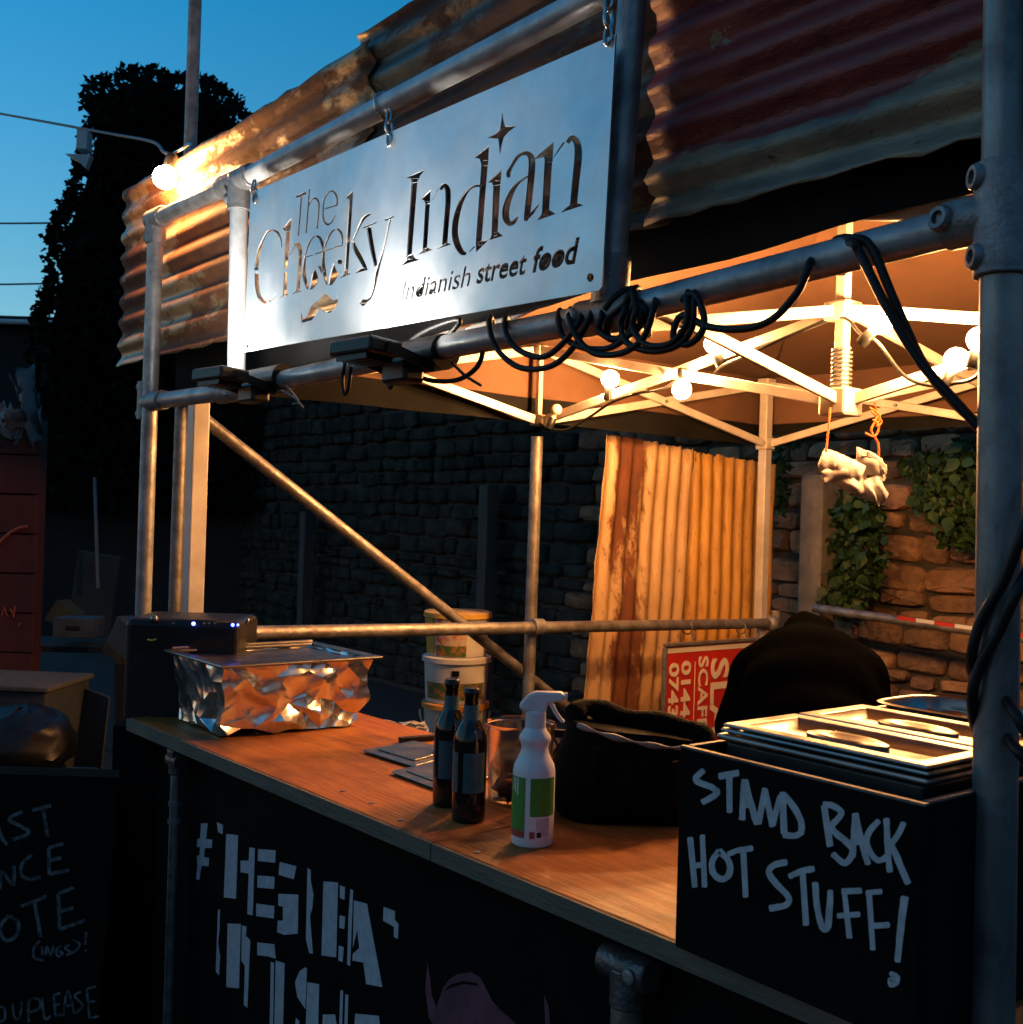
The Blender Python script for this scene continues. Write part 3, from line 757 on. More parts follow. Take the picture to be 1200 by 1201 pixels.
# Indian
cp([(475.6, 208.6), (499, 198.4), (493, 206), (490, 213), (483.5, 214.5), (481.5, 209)])
cs([(486.6, 209, 6.6), (479.6, 304, 6)]); cp([(469, 311.8), (476, 305), (478, 300), (484, 298), (487, 303), (492, 304.6)])
cp([(494, 233.6), (505, 222), (504.4, 238), (499, 239.5), (497.5, 235)]); cs([(501.8, 236, 5.4), (498.2, 294, 5)]); cp([(488.8, 299), (495, 293.5), (501, 290), (507, 293.2)])
cs([(506, 235.5, .8), (513.4, 222.5, 1.8)]); cs([(516.6, 222.5, 3), (520.5, 217.5, 5), (525, 222, 6.4), (525.6, 236, 6.2), (524, 256, 6), (521.6, 287, 6)])
cp([(511.6, 292.4), (518, 288), (524, 284.5), (529.6, 286.4)])
cs([(564, 217.6, 3.4), (556, 218.6, 2.6), (548.5, 224, 3.4), (540.5, 238, 5.4), (535, 257, 7), (533.6, 274, 7.4), (537, 288, 7.6), (542, 296, 6), (547, 297.4, 3)])
cs([(550.6, 295.4, .8), (556.6, 289, 1.8)])
cp([(556.6, 185), (573.6, 170.2), (572.6, 194), (565, 194), (562.5, 186)]); cs([(568.8, 188, 7.6), (561.2, 287, 6.6)]); cp([(558.2, 284), (573, 281.6), (558.4, 296)])
cp([(572, 214), (588.4, 198.4), (587.2, 216), (578.5, 218), (577, 214)]); cs([(583, 212, 8.2), (580, 276, 7)]); cp([(574, 281.6), (578, 273), (584, 272), (590, 276.6)])
cp([(589, 131), (590.8, 142), (592.6, 148.4), (606, 147.6), (596, 155), (591, 161), (588.5, 170), (586.4, 182), (585.4, 170), (584.4, 162.6), (572, 161.6), (581, 157), (586.5, 151.4), (588, 142)])
cs([(597, 208, 4), (596.4, 203, 5), (600.6, 194.5, 3.6), (608, 183, 4), (616, 179.5, 5), (622.5, 183.5, 7), (624, 194, 8), (621.4, 225, 7.6), (618.4, 250, 7), (616.5, 259, 4)])
cs([(620, 206, 2), (608, 214.5, 3.4), (599.5, 227, 6), (594, 243, 8), (593.4, 255, 8), (597.5, 262, 6), (603, 260, 4.6), (607.5, 254, 1.4)])
cs([(619, 255, 4), (625, 249, 3.4), (632, 239.8, 1)])
cp([(626.6, 187), (633, 180), (649.6, 166), (648.2, 190), (640, 190), (638, 184)]); cs([(643.6, 184, 9), (639.6, 252, 8.2)]); cp([(630, 258.6), (637, 249), (644, 246), (652, 250.8)])
cs([(649.4, 184.5, .9), (661.6, 167, 2.4)]); cs([(665.6, 167.5, 4.4), (671, 161.5, 6), (677, 168, 8), (678.2, 184, 9), (675.4, 212, 8.6), (672.4, 243, 8.4)])
cp([(657.6, 249.6), (667, 241), (676, 238), (684.6, 240.6)])
# tagline
def text_mesh(body, bold=0.0, shear=0.0, extr=0.01):
    cu = bpy.data.curves.new('lettering', 'FONT'); cu.body = body; cu.size = 1.0; cu.offset = bold; cu.shear = shear
    cu.extrude = extr; cu.resolution_u = 3
    o = bpy.data.objects.new('lettering', cu); COL.objects.link(o)
    me = bpy.data.meshes.new_from_object(o.evaluated_get(bpy.context.evaluated_depsgraph_get()))
    vs = [v.co.copy() for v in me.vertices]; fs = [tuple(p.vertices) for p in me.polygons]
    bpy.data.objects.remove(o); bpy.data.curves.remove(cu); bpy.data.meshes.remove(me)
    return vs, fs
def place_text(mb, body, org, ux, uy, un, width, height=None, bold=0.0, shear=0.0, depth=0.002):
    vs, fs = text_mesh(body, bold, shear)
    x0, x1 = min(v.x for v in vs), max(v.x for v in vs); y1 = max(v.y for v in vs)
    sx = width / (x1 - x0); sy = sx if height is None else height / y1
    mb.add([Vector(org) + Vector(ux) * ((v.x - x0) * sx) + Vector(uy) * (v.y * sy) + Vector(un) * (v.z * depth / 0.01) for v in vs], fs)
def tagline(body, pa, pb, h_px, bold):
    a, b = S(*pa), S(*pb); ux = (b - a); wd = ux.length; ux.normalize(); uy = Vector((0, 1, 0)).cross(ux); uy = -uy if uy.z < 0 else uy
    hh = (S(pa[0], pa[1] - h_px) - a).length
    place_text(cut, body, a, ux, uy, (0, 1, 0), wd, hh, bold, 0.22, 0.02)
tagline('Indianish', (470.6, 353), (551.5, 335), 22, 0.0)
tagline('street', (558.5, 332.5), (617.5, 320.5), 21, 0.018)
tagline('food', (624.5, 319), (679, 307), 28, 0.03)
for (px, py, r) in [(692.5, 325.5, 5.2), (289.5, 406, 2.2), (718, 46, 2.6), (300, 231, 2)]:
    cp([(px + r * .8 * math.cos(t * math.pi / 6), py + r * math.sin(t * math.pi / 6)) for t in range(12)])
sg_base = S(495, 376)
sign = thing('name_sign', (sg_base.x, SY, sg_base.z), 'hanging brushed steel sign with The Cheeky Indian cut out of it', 'sign')
plate = MB(); plate.prism([S(294, 226), S(722, 40), S(706, 336), S(702, 341), S(286, 413)], (0, 0.003, 0))
po = plate.build('plate', M['sign'], sign)
co = cut.build('cutter', M['sign'], sign)
bmod = po.modifiers.new('cut', 'BOOLEAN'); bmod.operation = 'DIFFERENCE'; bmod.object = co; bmod.solver = 'EXACT'; bmod.use_self = True
bpy.context.view_layer.update()
me = bpy.data.meshes.new_from_object(po.evaluated_get(bpy.context.evaluated_depsgraph_get()))
print('SIGN faces', len(me.polygons), 'verts', len(me.vertices))
po.modifiers.clear(); po.data = me
bpy.data.objects.remove(co)
c = S(443, 373); MB().lathe([(0.009, 0), (0.009, .002), (0.005, .004), (1e-5, .004)], c, 14, (0, -1, 0)).build('rivet', M['chain'], sign)
# hanging chains
def chain(name, a, b, label, loop=True):
    a, b = Vector(a), Vector(b)
    t = thing(name, b, label, 'chain')
    n = max(2, int((b - a).length / 0.024)); d = (b - a).normalized()
    for k in range(n):
        c = a.lerp(b, (k + .5) / n); side = Vector((1, 0, 0)) if k % 2 == 0 else Vector((0, 1, 0))
        u = (side - d * side.dot(d)).normalized(); pts = []
        for i in range(14):
            an = 2 * math.pi * i / 14
            pts.append(c + d * (0.017 * math.cos(an)) + u * (0.0085 * math.sin(an)))
        MB().path(pts, 0.0028, 6, closed=True).build('link', M['chain'], t, smooth=60)
    if loop:
        pts = [Vector((a.x, FY, a.z - .005 + 0.0)) + Vector((0, math.cos(q) * .029, math.sin(q) * .03 + .0)) for q in [i * 2 * math.pi / 18 for i in range(18)]]
        ctr = A(*loop); pts = [ctr + Vector((0.004 * math.sin(q * 2), math.cos(q) * .0285, math.sin(q) * .0285)) for q in [i * 2 * math.pi / 18 for i in range(18)]]
        MB().path(pts, 0.003, 6, closed=True).build('wrap', M['chain'], t, smooth=60)
    return t
chain('sign_chain', onY(456, 130, 1.205), onY(457, 170, SY - .004), 'zinc chain holding the middle of the sign top to the tube', (452, 124))
chain('sign_chain', onY(298, 213, 1.205), onY(299, 236, SY - .004), 'zinc chain at the upper left corner of the steel sign', (291, 207))
chain('sign_chain', onY(714, -8, 1.205), onY(713, 52, SY - .004), 'zinc chain at the upper right corner of the steel sign', (716, -12))

# ------------------------------------------------------------------ floodlights under the sign
M['flood'] = emit('floodlight_led', (1.0, 0.93, 0.84), 430.0)
def flood(px, py, label, yaw, tilt, em):
    c = A(px, py) + Vector((0, -0.125, 0.0))
    t = thing('floodlight', c, label, 'floodlight')
    R = Matrix.Rotation(yaw, 3, 'Z') @ Matrix.Rotation(tilt, 3, 'X')
    MB().box(c, (0.14, 0.08, 0.032), R).build('housing', M['black_plastic'], t, bev=0.006)
    MB().box(c + R @ Vector((0, 0, .0155)), (0.115, 0.06, 0.0026), R).build('led_panel', em, t)
    for k in range(5):
        MB().box(c + R @ Vector((0, -.03 + .015 * k, -.02)), (0.10, 0.004, 0.014), R).build('cooling_fin', M['black_plastic'], t)
    for s_ in (-1, 1):
        MB().bar(c + R @ Vector((s_ * .073, 0, 0)), A(px, py) + Vector((s_ * .073, -.01, -.03)), 0.006, 0.02).build('yoke_arm', M['black_plastic'], t)
    p = A(px, py)
    MB().tube(p + Vector((-.10, 0, .0)) , p + Vector((.10, 0, .0)), 0.036, 14).build('clamp', M['black_plastic'], t, smooth=40)
    MB().box(p + Vector((0, -.035, -.035)), (0.09, 0.05, 0.05)).build('driver_box', M['black_plastic'], t, bev=0.008)
    return t
flood(313, 447, 'black floodlight clamped under the left end of the steel sign', 0.12, rad(-4), M['flood'])
flood(490, 418, 'black floodlight clamped under the middle of the steel sign', 0.1, rad(-4), M['flood'])

# ------------------------------------------------------------------ gazebo
GX0, GX1, GY0, GY1 = -3.47, -0.59, 1.43, 4.30
HX, HY = (GX0 + GX1) / 2, (GY0 + GY1) / 2
ZS, ZT = 2.005, 2.285
gz = thing('gazebo', (HX, HY, 0), 'folding gazebo with pale frame, scissor trusses and dark canopy over the counter', 'gazebo')
CN = {'fl': (GX0, GY0), 'bl': (GX0, GY1), 'br': (GX1, GY1), 'fr': (GX1, GY0)}
for k, (x, y) in CN.items():
    w = 0.046 if k != 'fl' else 0.055
    MB().box((x, y, ZT / 2), (w, w, ZT)).build('leg', M['alu'], gz, bev=0.004)
    s = MB().box((x, y, ZS), (0.068, 0.068, 0.06)).build('slider', M['alu'], gz, bev=0.006)
    MB().lathe([(0.012, 0), (0.012, .006), (1e-5, .008)], (x + .02, y - .036, ZS), 10, (0, -1, 0)).build('bolt', M['fitting'], s)
    MB().box((x, y, ZT + .01), (0.066, 0.066, 0.05)).build('corner_joint', M['alu'], gz, bev=0.006)
    MB().box((x, y, 0.005), (0.11, 0.11, 0.01)).build('foot', M['fitting'], gz)
def scissor(a, b, la, ha, lb, hb, off):
    """one X between two verticals at a and b: low-high and high-low"""
    a, b = Vector((*a, 0)), Vector((*b, 0)); d = (b - a).normalized(); n = Vector((-d.y, d.x, 0))
    for (za, zb, s_) in ((la, hb, 1), (ha, lb, -1)):
        p, q = a + Vector((0, 0, za)) + d * .03 + n * off * s_, b + Vector((0, 0, zb)) - d * .03 + n * off * s_
        MB().bar(p, q, 0.016, 0.034).build('truss_bar', M['alu'], gz, bev=0.002, seg=1)
    m = (a + b) / 2 + Vector((0, 0, (la + hb) / 2))
    MB().tube(m - n * .028, m + n * .028, 0.008, 10).build('pivot_bolt', M['fitting'], gz)
MIDS = {'l': (GX0, HY), 'b': (HX, GY1), 'r': (GX1, HY), 'f': (HX, GY0)}
for k, (x, y) in MIDS.items():
    for zz in (ZS, ZT): MB().box((x, y, zz), (0.05, 0.05, 0.045)).build('mid_joint', M['alu'], gz, bev=0.005)
    MB().box((x, y, (ZS + ZT) / 2), (0.02, 0.02, ZT - ZS)).build('mid_strut', M['alu'], gz)
for (c1, m, c2) in (('fl', 'l', 'bl'), ('bl', 'b', 'br'), ('br', 'r', 'fr'), ('fr', 'f', 'fl')):
    scissor(CN[c1], MIDS[m], ZS, ZT, ZS, ZT, 0.011); scissor(MIDS[m], CN[c2], ZS, ZT, ZS, ZT, 0.011)
for k in MIDS: scissor(MIDS[k], (HX, HY), ZS, ZT, 1.992, 2.262, 0.011)
MB().box((HX, HY, 2.42), (0.034, 0.034, 0.9)).build('hub_pole', M['alu'], gz, bev=0.003)
MB().box((HX, HY, 2.262), (0.085, 0.085, 0.06)).build('hub_joint', M['alu'], gz, bev=0.008)
MB().box((HX, HY, 1.985), (0.095, 0.095, 0.085)).build('hub_slider', M['alu'], gz, bev=0.008)
sp = [Vector((HX + .029 * math.cos(i * .55), HY + .029 * math.sin(i * .55), 2.03 + i * .00115)) for i in range(104)]
MB().path(sp, 0.0045, 6).build('spring', M['chain'], gz, smooth=60)
# canopy: four sagging panels from the eaves to the peak, plus the drop and valance
def canopy_panel(p0, p1, pk, name):
    mb = MB(); n = 12; vs = []; fs = []
    for i in range(n + 1):
        v = i / n
        for j in range(n + 1):
            u = j / n; e = Vector(p0).lerp(Vector(p1), u).lerp(Vector(pk), v)
            e.z -= 0.10 * math.sin(math.pi * v) * (1 - .3 * math.sin(math.pi * u)) - 0.012 * math.sin(u * 17) * math.sin(v * 9)
            vs.append(e)
    for i in range(n):
        for j in range(n): k = i * (n + 1) + j; fs.append((k, k + 1, k + n + 2, k + n + 1))
    mb.add(vs, fs); return mb.build(name, M['canopy'], gz, smooth=70, fix=False)
E = 0.05; ez = 2.325
EC = [(GX0 - E, GY0 - E), (GX0 - E, GY1 + E), (GX1 + E, GY1 + E), (GX1 + E, GY0 - E)]
for i in range(4):
    a, b = EC[i], EC[(i + 1) % 4]
    canopy_panel((*a, ez), (*b, ez), (HX, HY, 2.87), 'canopy_panel')
    A_, B_ = Vector((*a, 0)), Vector((*b, 0)); nrm = Vector((B_.y - A_.y, -(B_.x - A_.x), 0)).normalized()
    front = (i == 3)
    for nm, z1, z0, mt in (('canopy_drop', ez, 2.10, 'canopy'), ('valance', 2.10, (2.0, 2.045, 2.0, 2.06)[i], 'valance')):
        mb = MB(); vs = []; n = 40
        for k in range(n + 1):
            p = A_.lerp(B_, k / n) + nrm * 0.012 * math.sin(k * 0.9)
            vs += [p + Vector((0, 0, z1 + (0.002 if z1 < 2.2 else 0))), p + Vector((0, 0, z0 - (0.11 * k / n if front and z1 < 2.2 else 0)))]
        mb.add(vs, [(2 * k, 2 * k + 2, 2 * k + 3, 2 * k + 1) for k in range(n)])
        o = mb.build(nm, M['valance' if front else mt], gz, smooth=60, fix=False)

# ------------------------------------------------------------------ festoon lights
M['bulb'] = emit('lit_bulb', (1.0, 0.46, 0.15), 1350.0); M['bulb_outer'] = emit('lit_outer_bulb', (1.0, 0.46, 0.15), 700.0)
M['bulb_off'] = mat('unlit_bulb', (0.75, 0.45, 0.36), rough=0.15)
fs_base = onD(880, 440, 3.6)
fest = thing('festoon_lights', fs_base, 'string of warm lit bulbs on black cable wound along the gazebo trusses', 'string lights')
def bulb(p, d, lit, parent, r=0.033, em='bulb'):
    d = Vector(d).normalized(); p = Vector(p)
    MB().lathe([(0.017, 0), (0.018, .012), (0.016, .042), (0.013, .046)], p - d * 0.056 , 14, d).build('lamp_holder', M['black_plastic'], parent, smooth=40)
    pr = [(0.012, -.012)] + [(max(1e-5, r * math.sin(a)), .024 - r * math.cos(a) ) for a in [0.45 + i * (math.pi - .45) / 11 for i in range(12)]]
    MB().lathe(pr, p, 20, d).build('bulb', M[em] if lit else M['bulb_off'], parent, smooth=70)
BL = [(715, 452, 4.18, (0.1, 0, 1)), (800, 450, 3.86, (0.3, -.3, -1)), (840, 411, 3.74, (0, -.4, .8)), (1026, 386, 3.18, (.5, .1, .5)), (1117, 431, 3.08, (.3, .2, .8)), (1146, 408, 2.98, (.2, .1, .9))]
for (px, py, dp, d) in BL: bulb(onD(px, py, dp), d, True, fest)
bulb(onD(650, 487, 4.4), (.4, .2, 1), False, fest, 0.022)
cab = [(632, 497, 4.45), (660, 505, 4.38), (690, 490, 4.28), (716, 473, 4.2), (745, 462, 4.1), (780, 455, 3.95), (803, 440, 3.86), (830, 446, 3.78), (846, 430, 3.73), (880, 415, 3.62), (930, 392, 3.5), (985, 372, 3.34),
       (1010, 392, 3.26), (1030, 402, 3.2), (1060, 440, 3.15), (1090, 452, 3.1), (1115, 450, 3.08), (1140, 445, 3.02), (1160, 430, 2.95), (1200, 420, 2.85)]
MB().path(cat_rom([onD(*q)[:] for q in cab], 5), 0.0055, 8).build('cable', M['black_rubber'], fest, smooth=60)
# outer bulb on the wire at the left end
ob = onY(196, 200, 1.27)
outer = thing('festoon_bulb', ob, 'single bright bulb hanging off the wire at the left end of the iron fascia', 'light bulb')
bulb(ob, (0.0, -.3, -1), True, outer, 0.036, 'bulb_outer')
w0 = [onD(-40, 126, 6.5), onD(60, 144, 5.5), onD(130, 157, 4.8), onD(178, 166, 4.1), onD(192, 178, 3.78), ob + Vector((-.02, .02, .06))]
MB().path(cat_rom([p[:] for p in w0], 6), 0.006, 8).build('cable', mat('grey_cable', (0.16, 0.16, 0.15), rough=0.6), outer, smooth=60)
MB().path(cat_rom([p[:] for p in (ob + Vector((-.02, .02, .06)), ob + Vector((.03, .06, .09)), onD(216, 172, 4.0), onD(226, 176, 4.12))], 5), 0.004, 6).build('tie_wire', M['chain'], outer, smooth=60)
# ------------------------------------------------------------------ serving counter
CZ = 1.03
M['wood'] = mat('worn_counter_wood', (0.30, 0.085, 0.015), (0.44, 0.15, 0.03), 3.2, 0.55, bump=0.25, bscale=16, stretch=(0.9, 9, 9), rvar=0.1, c3=(0.38, 0.12, 0.022), spec=.3, stain=(3.4, 0.42, 0.46))
M['wood_edge'] = mat('dirty_wood_edge', (0.14, 0.12, 0.085), (0.085, 0.075, 0.055), 7, 0.8, bump=0.3, bscale=30, stretch=(1, 4, 6))
el, er = onZ(151, 842, CZ), onZ(793, 1103, CZ)
dirx = (er - el).normalized(); diry = Vector((-dirx.y, dirx.x, 0))
if diry.y < 0: diry = -diry
seam = onZ(517, 986, CZ); Lseam = (seam - el).dot(dirx); Ltot = (er - el).length + 0.36
ctr = thing('serving_counter', (el.x + 1, el.y + .3, 0), 'long wooden serving counter with black stencilled front panel', 'counter')
DEP = 0.58
def plank(a, b, nm):
    c = el + dirx * ((a + b) / 2) + diry * (DEP / 2) - Vector((0, 0, .015))
    R = Matrix((dirx, diry, Vector((0, 0, 1)))).transposed()
    o = MB().box(c, (b - a - .003, DEP, .03), R).build(nm, M['wood'], ctr, bev=0.003)
    e = el + dirx * ((a + b) / 2) - diry * 0.004 - Vector((0, 0, .0165))
    MB().box(e, (b - a - .003, .006, .031), R).build('edge_strip', M['wood_edge'], o)
    return o
plank(0, Lseam, 'worktop_board'); plank(Lseam, Ltot, 'worktop_board')
for (px, py) in [(402, 928), (436, 942), (560, 1000), (470, 962)]:
    p = onZ(px, py, CZ); MB().lathe([(.006, 0), (.006, .0015), (1e-5, .002)], p, 10).build('screw_head', M['fitting'], ctr)
RC = Matrix((dirx, diry, Vector((0, 0, 1)))).transposed()
PO = 0.085                                                # panel set back under the edge
pc = el + dirx * (Ltot / 2) + diry * (PO + .009); pc.z = (CZ - .03) / 2
MB().box(pc, (Ltot - .02, .018, CZ - .032), RC).build('front_panel', M['black_paint'], ctr)
pc = el + dirx * .012 + diry * (DEP / 2 + .075); pc.z = (CZ - .03) / 2
MB().box(pc, (.018, DEP - .1, CZ - .032), RC).build('end_panel', M['black_paint'], ctr)
pn = -diry; p0 = el + diry * PO
def onP(px, py, off=0.0):
    d = ray(px, py); t = (p0 + pn * off - EYE).dot(pn) / d.dot(pn); return EYE + d * t
def zq(o, s): return lambda pts: [(o[0] + x / s, o[1] + y / s) for x, y in pts]
Q = zq((140, 840), 3.158)
sten = [
 [(303,397),(328,397),(322,455),(345,458),(343,488),(318,488),(314,522),(333,525),(331,556),(305,553),(297,607),(285,603),(290,556),(288,517),(298,514),(300,485),(288,484),(289,455),(300,452)],
 [(362,393),(385,403),(383,437),(367,430)], [(397,436),(441,441),(433,676),(388,671)],
 [(483,486),(503,489),(495,738),(475,733),(480,583),(450,578),(450,535),(480,535)],
 [(515,492),(580,497),(578,543),(514,536)], [(513,590),(576,595),(574,640),(512,634)], [(508,694),(575,703),(573,749),(508,740)],
 [(595,540),(657,556),(647,604),(591,587)], [(590,658),(664,661),(662,805),(612,810),(585,800),(588,757),(607,757),(607,705),(590,702)],
 [(698,563),(710,570),(710,610),(720,660),(716,710),(707,740),(718,880),(705,878),(692,825)], [(757,612),(811,616),(804,893),(750,886)],
 [(818,627),(837,633),(835,680),(818,673)], [(817,738),(837,742),(834,788),(816,784)], [(814,850),(832,855),(828,910),(812,905)],
 [(857,640),(867,646),(861,800),(856,925),(845,920),(850,740)], [(870,682),(918,695),(975,1003),(915,992),(905,912),(864,905),(866,880),(890,858),(882,790),(866,858)],
 [(980,706),(1022,722),(1022,755),(1035,770),(1033,825),(1018,818),(1018,780),(978,757)],
 [(366,716),(373,716),(372,790),(366,840),(374,890),(370,960),(358,945),(362,840)], [(402,768),(451,770),(444,1008),(397,1003)],
 [(455,775),(472,780),(470,815),(486,830),(475,1080),(462,1070),(466,925),(453,905)], [(512,838),(575,845),(580,898),(555,890),(512,885)],
 [(562,910),(574,914),(570,1160),(558,1150)], [(580,905),(613,915),(606,1200),(574,1190)], [(690,930),(696,935),(690,1085),(660,1040),(652,985),(668,945)],
 [(697,985),(741,993),(736,1220),(690,1210)], [(820,1015),(830,1017),(824,1220),(813,1215)], [(838,1030),(849,1033),(844,1220),(833,1215)],
 [(655,1118),(668,1130),(664,1180),(650,1170)], [(755,1105),(800,1105),(808,1160),(800,1220),(750,1210)], [(875,1102),(962,1110),(972,1200),(930,1240),(868,1200)]]
for poly in sten:
    MB().prism([onP(x, y, .0006) for x, y in Q(poly)], pn * 0.0008).build('stencil_mark', M['stencil_paint'], ctr)
Q2 = zq((440, 960), 3.0)
for poly in [[(240, 596), (262, 566), (290, 547), (340, 541), (372, 560), (392, 600), (412, 640), (440, 672), (505, 730), (500, 800), (200, 800), (208, 700), (222, 650)],
             [(185, 510), (195, 560), (200, 620), (216, 662), (208, 730), (190, 700), (178, 600)], [(595, 620), (612, 660), (620, 760), (602, 760)]]:
    MB().prism([onP(x, y, .0006) for x, y in Q2(poly)], pn * 0.0008).build('painted_figure', M['mauve'], ctr)
MB().prism([onP(x, y, .0016) for x, y in Q2([(244, 604), (270, 582), (310, 572), (356, 578), (362, 588), (310, 582), (275, 592)])], pn * .0006).build('painted_line', M['black_paint'], ctr)
# legs with clamp fittings in front of the panel
def leg(px, py, small):
    c = onP(px, py, 0.035)
    r = 0.0135 if small else 0.0242
    bx = onP(px - (15 if small else 30), 1200, .035); dv = (bx - c); dv = dv / -dv.z * c.z
    dv.x *= .3; dv.y *= .3
    g_ = MB().tube(c, Vector((c.x + dv.x * .0, c.y + dv.y * .0, 0)), r, 16).build('leg', M['steel_dull'], ctr, smooth=40)
    f = 0.5 if small else 0.82
    MB().tube(c - dirx * .058 * f, c + dirx * .058 * f, 0.0285 * (0.72 if small else .88), 18).build('leg_fitting', M['fitting_dark'], ctr, smooth=40, bev=.003)
    MB().tube(c, c - Vector((0, 0, .07 * f)), 0.0295 * (0.66 if small else .92), 18).build('leg_socket', M['fitting_dark'], ctr, smooth=40, bev=.003)
    if small: MB().box(c + Vector((0, 0, .02)), (.04, .04, .02), RC).build('leg_bracket', M['fitting_dark'], ctr, bev=.004)
    else: MB().lathe([(.011, 0), (.011, .006), (.006, .008), (1e-5, .008)], c + dirx * .026 + pn * .023, 14, pn).build('grub_screw', M['fitting'], ctr)
    if small:
        for dz in (.105, .15): MB().tube(c - Vector((0, 0, dz)), c - Vector((0, 0, dz + .012)), r + .004, 16).build('collar', M['steel'], ctr, smooth=40)
leg(207, 892, True); leg(737, 1134, False)

# ------------------------------------------------------------------ black hot box with painted warning
HYF = 1.115
bl, br_ = onY(800, 877, HYF), onY(1083, 942, HYF)
bx0, bx1, bz1 = onY(794, 1000, HYF).x, br_.x, bl.z
BD = 0.60
hot = thing('hot_box', ((bx0 + bx1) / 2, HYF + BD / 2, CZ), 'black painted box on the counter reading STAND BACK HOT STUFF!', 'box')
def wallb(c, s, nm): return MB().box(c, s).build(nm, M['black_paint'], hot, bev=0.002, seg=1)
cz = (CZ + bz1) / 2; hz = bz1 - CZ - .001
wallb(((bx0 + bx1) / 2, HYF + .006, cz), (bx1 - bx0, .012, hz), 'front_panel')
wallb(((bx0 + bx1) / 2, HYF + BD - .006, cz), (bx1 - bx0, .012, hz), 'back_panel')
wallb((bx0 + .006, HYF + BD / 2, cz), (.012, BD - .026, hz), 'side_panel'); wallb((bx1 - .006, HYF + BD / 2, cz), (.012, BD - .026, hz), 'side_panel')
M['rim'] = mat('worn_metal_edge', (0.16, 0.15, 0.14), (0.04, 0.04, 0.04), 20, 0.6, 0.4, lo=.4, hi=.7)
for (c, s) in [(((bx0 + bx1) / 2, HYF + .006, bz1 + .001), (bx1 - bx0 + .002, .008, .003)), ((bx1 - .006, HYF + BD / 2, bz1 + .001), (.008, BD - .03, .003)), ((bx0 + .006, HYF + BD / 2, bz1 + .001), (.008, BD - .03, .003))]:
    MB().box(c, s).build('edge_trim', M['rim'], hot)
letters = {'S': [[(140,95),(105,130),(120,150),(190,180),(200,205),(135,245)]], 'T': [[(215,122),(303,106)], [(262,115),(262,290)]],
 'A': [[(322,325),(326,220),(334,140)], [(334,140),(360,240),(392,345)], [(335,258),(365,250)]], 'N': [[(398,345),(430,182)], [(428,185),(465,355)], [(463,352),(500,215)]],
 'D': [[(510,200),(520,390)], [(512,202),(560,260),(597,330),(598,385),(560,402),(518,395)]],
 'B': [[(706,262),(735,450)], [(704,256),(750,262),(788,298),(740,362),(800,420),(842,470),(805,530),(748,486)]],
 'A2': [[(840,500),(846,400),(852,298)], [(852,298),(880,420),(912,535)], [(846,430),(885,432)]], 'C': [[(962,332),(920,380),(905,430),(930,490),(965,518),(1000,500)]],
 'K': [[(1000,322),(1004,450),(1015,570)], [(1080,342),(1045,410),(1008,452)], [(1022,440),(1060,530),(1100,625)]],
 'H': [[(78,412),(100,640)], [(136,400),(146,640)], [(96,542),(144,536)]], 'O': [[(215,472),(182,520),(185,570),(215,602),(250,596),(266,560),(255,515),(215,472)]],
 'T2': [[(258,488),(300,470),(370,460)], [(328,470),(338,688)]], 'S2': [[(530,524),(470,540),(448,575),(480,625),(540,690),(525,728),(452,742)]],
 'T3': [[(545,592),(600,568),(658,556)], [(605,575),(622,820)]], 'U': [[(665,622),(672,720),(690,810),(712,842),(728,800),(736,660)]],
 'F': [[(802,660),(825,880)], [(792,662),(880,660)], [(770,776),(872,770)]], 'F2': [[(916,665),(936,935)], [(905,668),(976,664)], [(920,826),(1010,820)]],
 'ex': [[(1085,690,38),(1070,800,34),(1050,990,30)]], 'dot': [[(1018,1045),(1050,1065),(1045,1095),(1020,1100),(1018,1075),(1035,1080)]]}
n_ = 0
for k, strokes in letters.items():
    lt = MB()
    for st in strokes:
        w = 30 if k not in ('H', 'T2', 'F', 'F2', 'dot') else (22 if k == 'dot' else 27)
        P = [(790 + p[0] / 4, 880 + p[1] / 4, (p[2] if len(p) > 2 else w * random.uniform(.9, 1.08)) / 4) for p in st]
        # rounded brush ends
        a, b = P[0], P[-1]
        d0 = Vector((P[1][0] - a[0], P[1][1] - a[1])).normalized(); d1 = Vector((b[0] - P[-2][0], b[1] - P[-2][1])).normalized()
        L, Rr = stroke_edges(P, None, True, 5)
        e0 = Vector(((L[0][0] + Rr[0][0]) / 2, (L[0][1] + Rr[0][1]) / 2)) - d0 * 2.4; e1 = Vector(((L[-1][0] + Rr[-1][0]) / 2, (L[-1][1] + Rr[-1][1]) / 2)) + d1 * 2.4
        mixp = lambda p, c, t: (p[0] * (1 - t) + c.x * t, p[1] * (1 - t) + c.y * t)
        shrink0 = ((Vector(L[0]) - e0) * .55 + e0, (Vector(Rr[0]) - e0) * .55 + e0); shrink1 = ((Vector(L[-1]) - e1) * .55 + e1, (Vector(Rr[-1]) - e1) * .55 + e1)
        L = [tuple(shrink0[0])] + L + [tuple(shrink1[0])]; Rr = [tuple(shrink0[1])] + Rr + [tuple(shrink1[1])]
        L = [(x + random.gauss(0, .22), y + random.gauss(0, .22)) for x, y in L]; Rr = [(x + random.gauss(0, .22), y + random.gauss(0, .22)) for x, y in Rr]
        n_ += 1; yy = HYF - 0.0008 - .00006 * n_
        lt.strip([onY(*p, yy) for p in L], [onY(*p, yy) for p in Rr], (0, .0004, 0))
    lt.build('painted_letter', M['white_paint'], hot, fix=True)
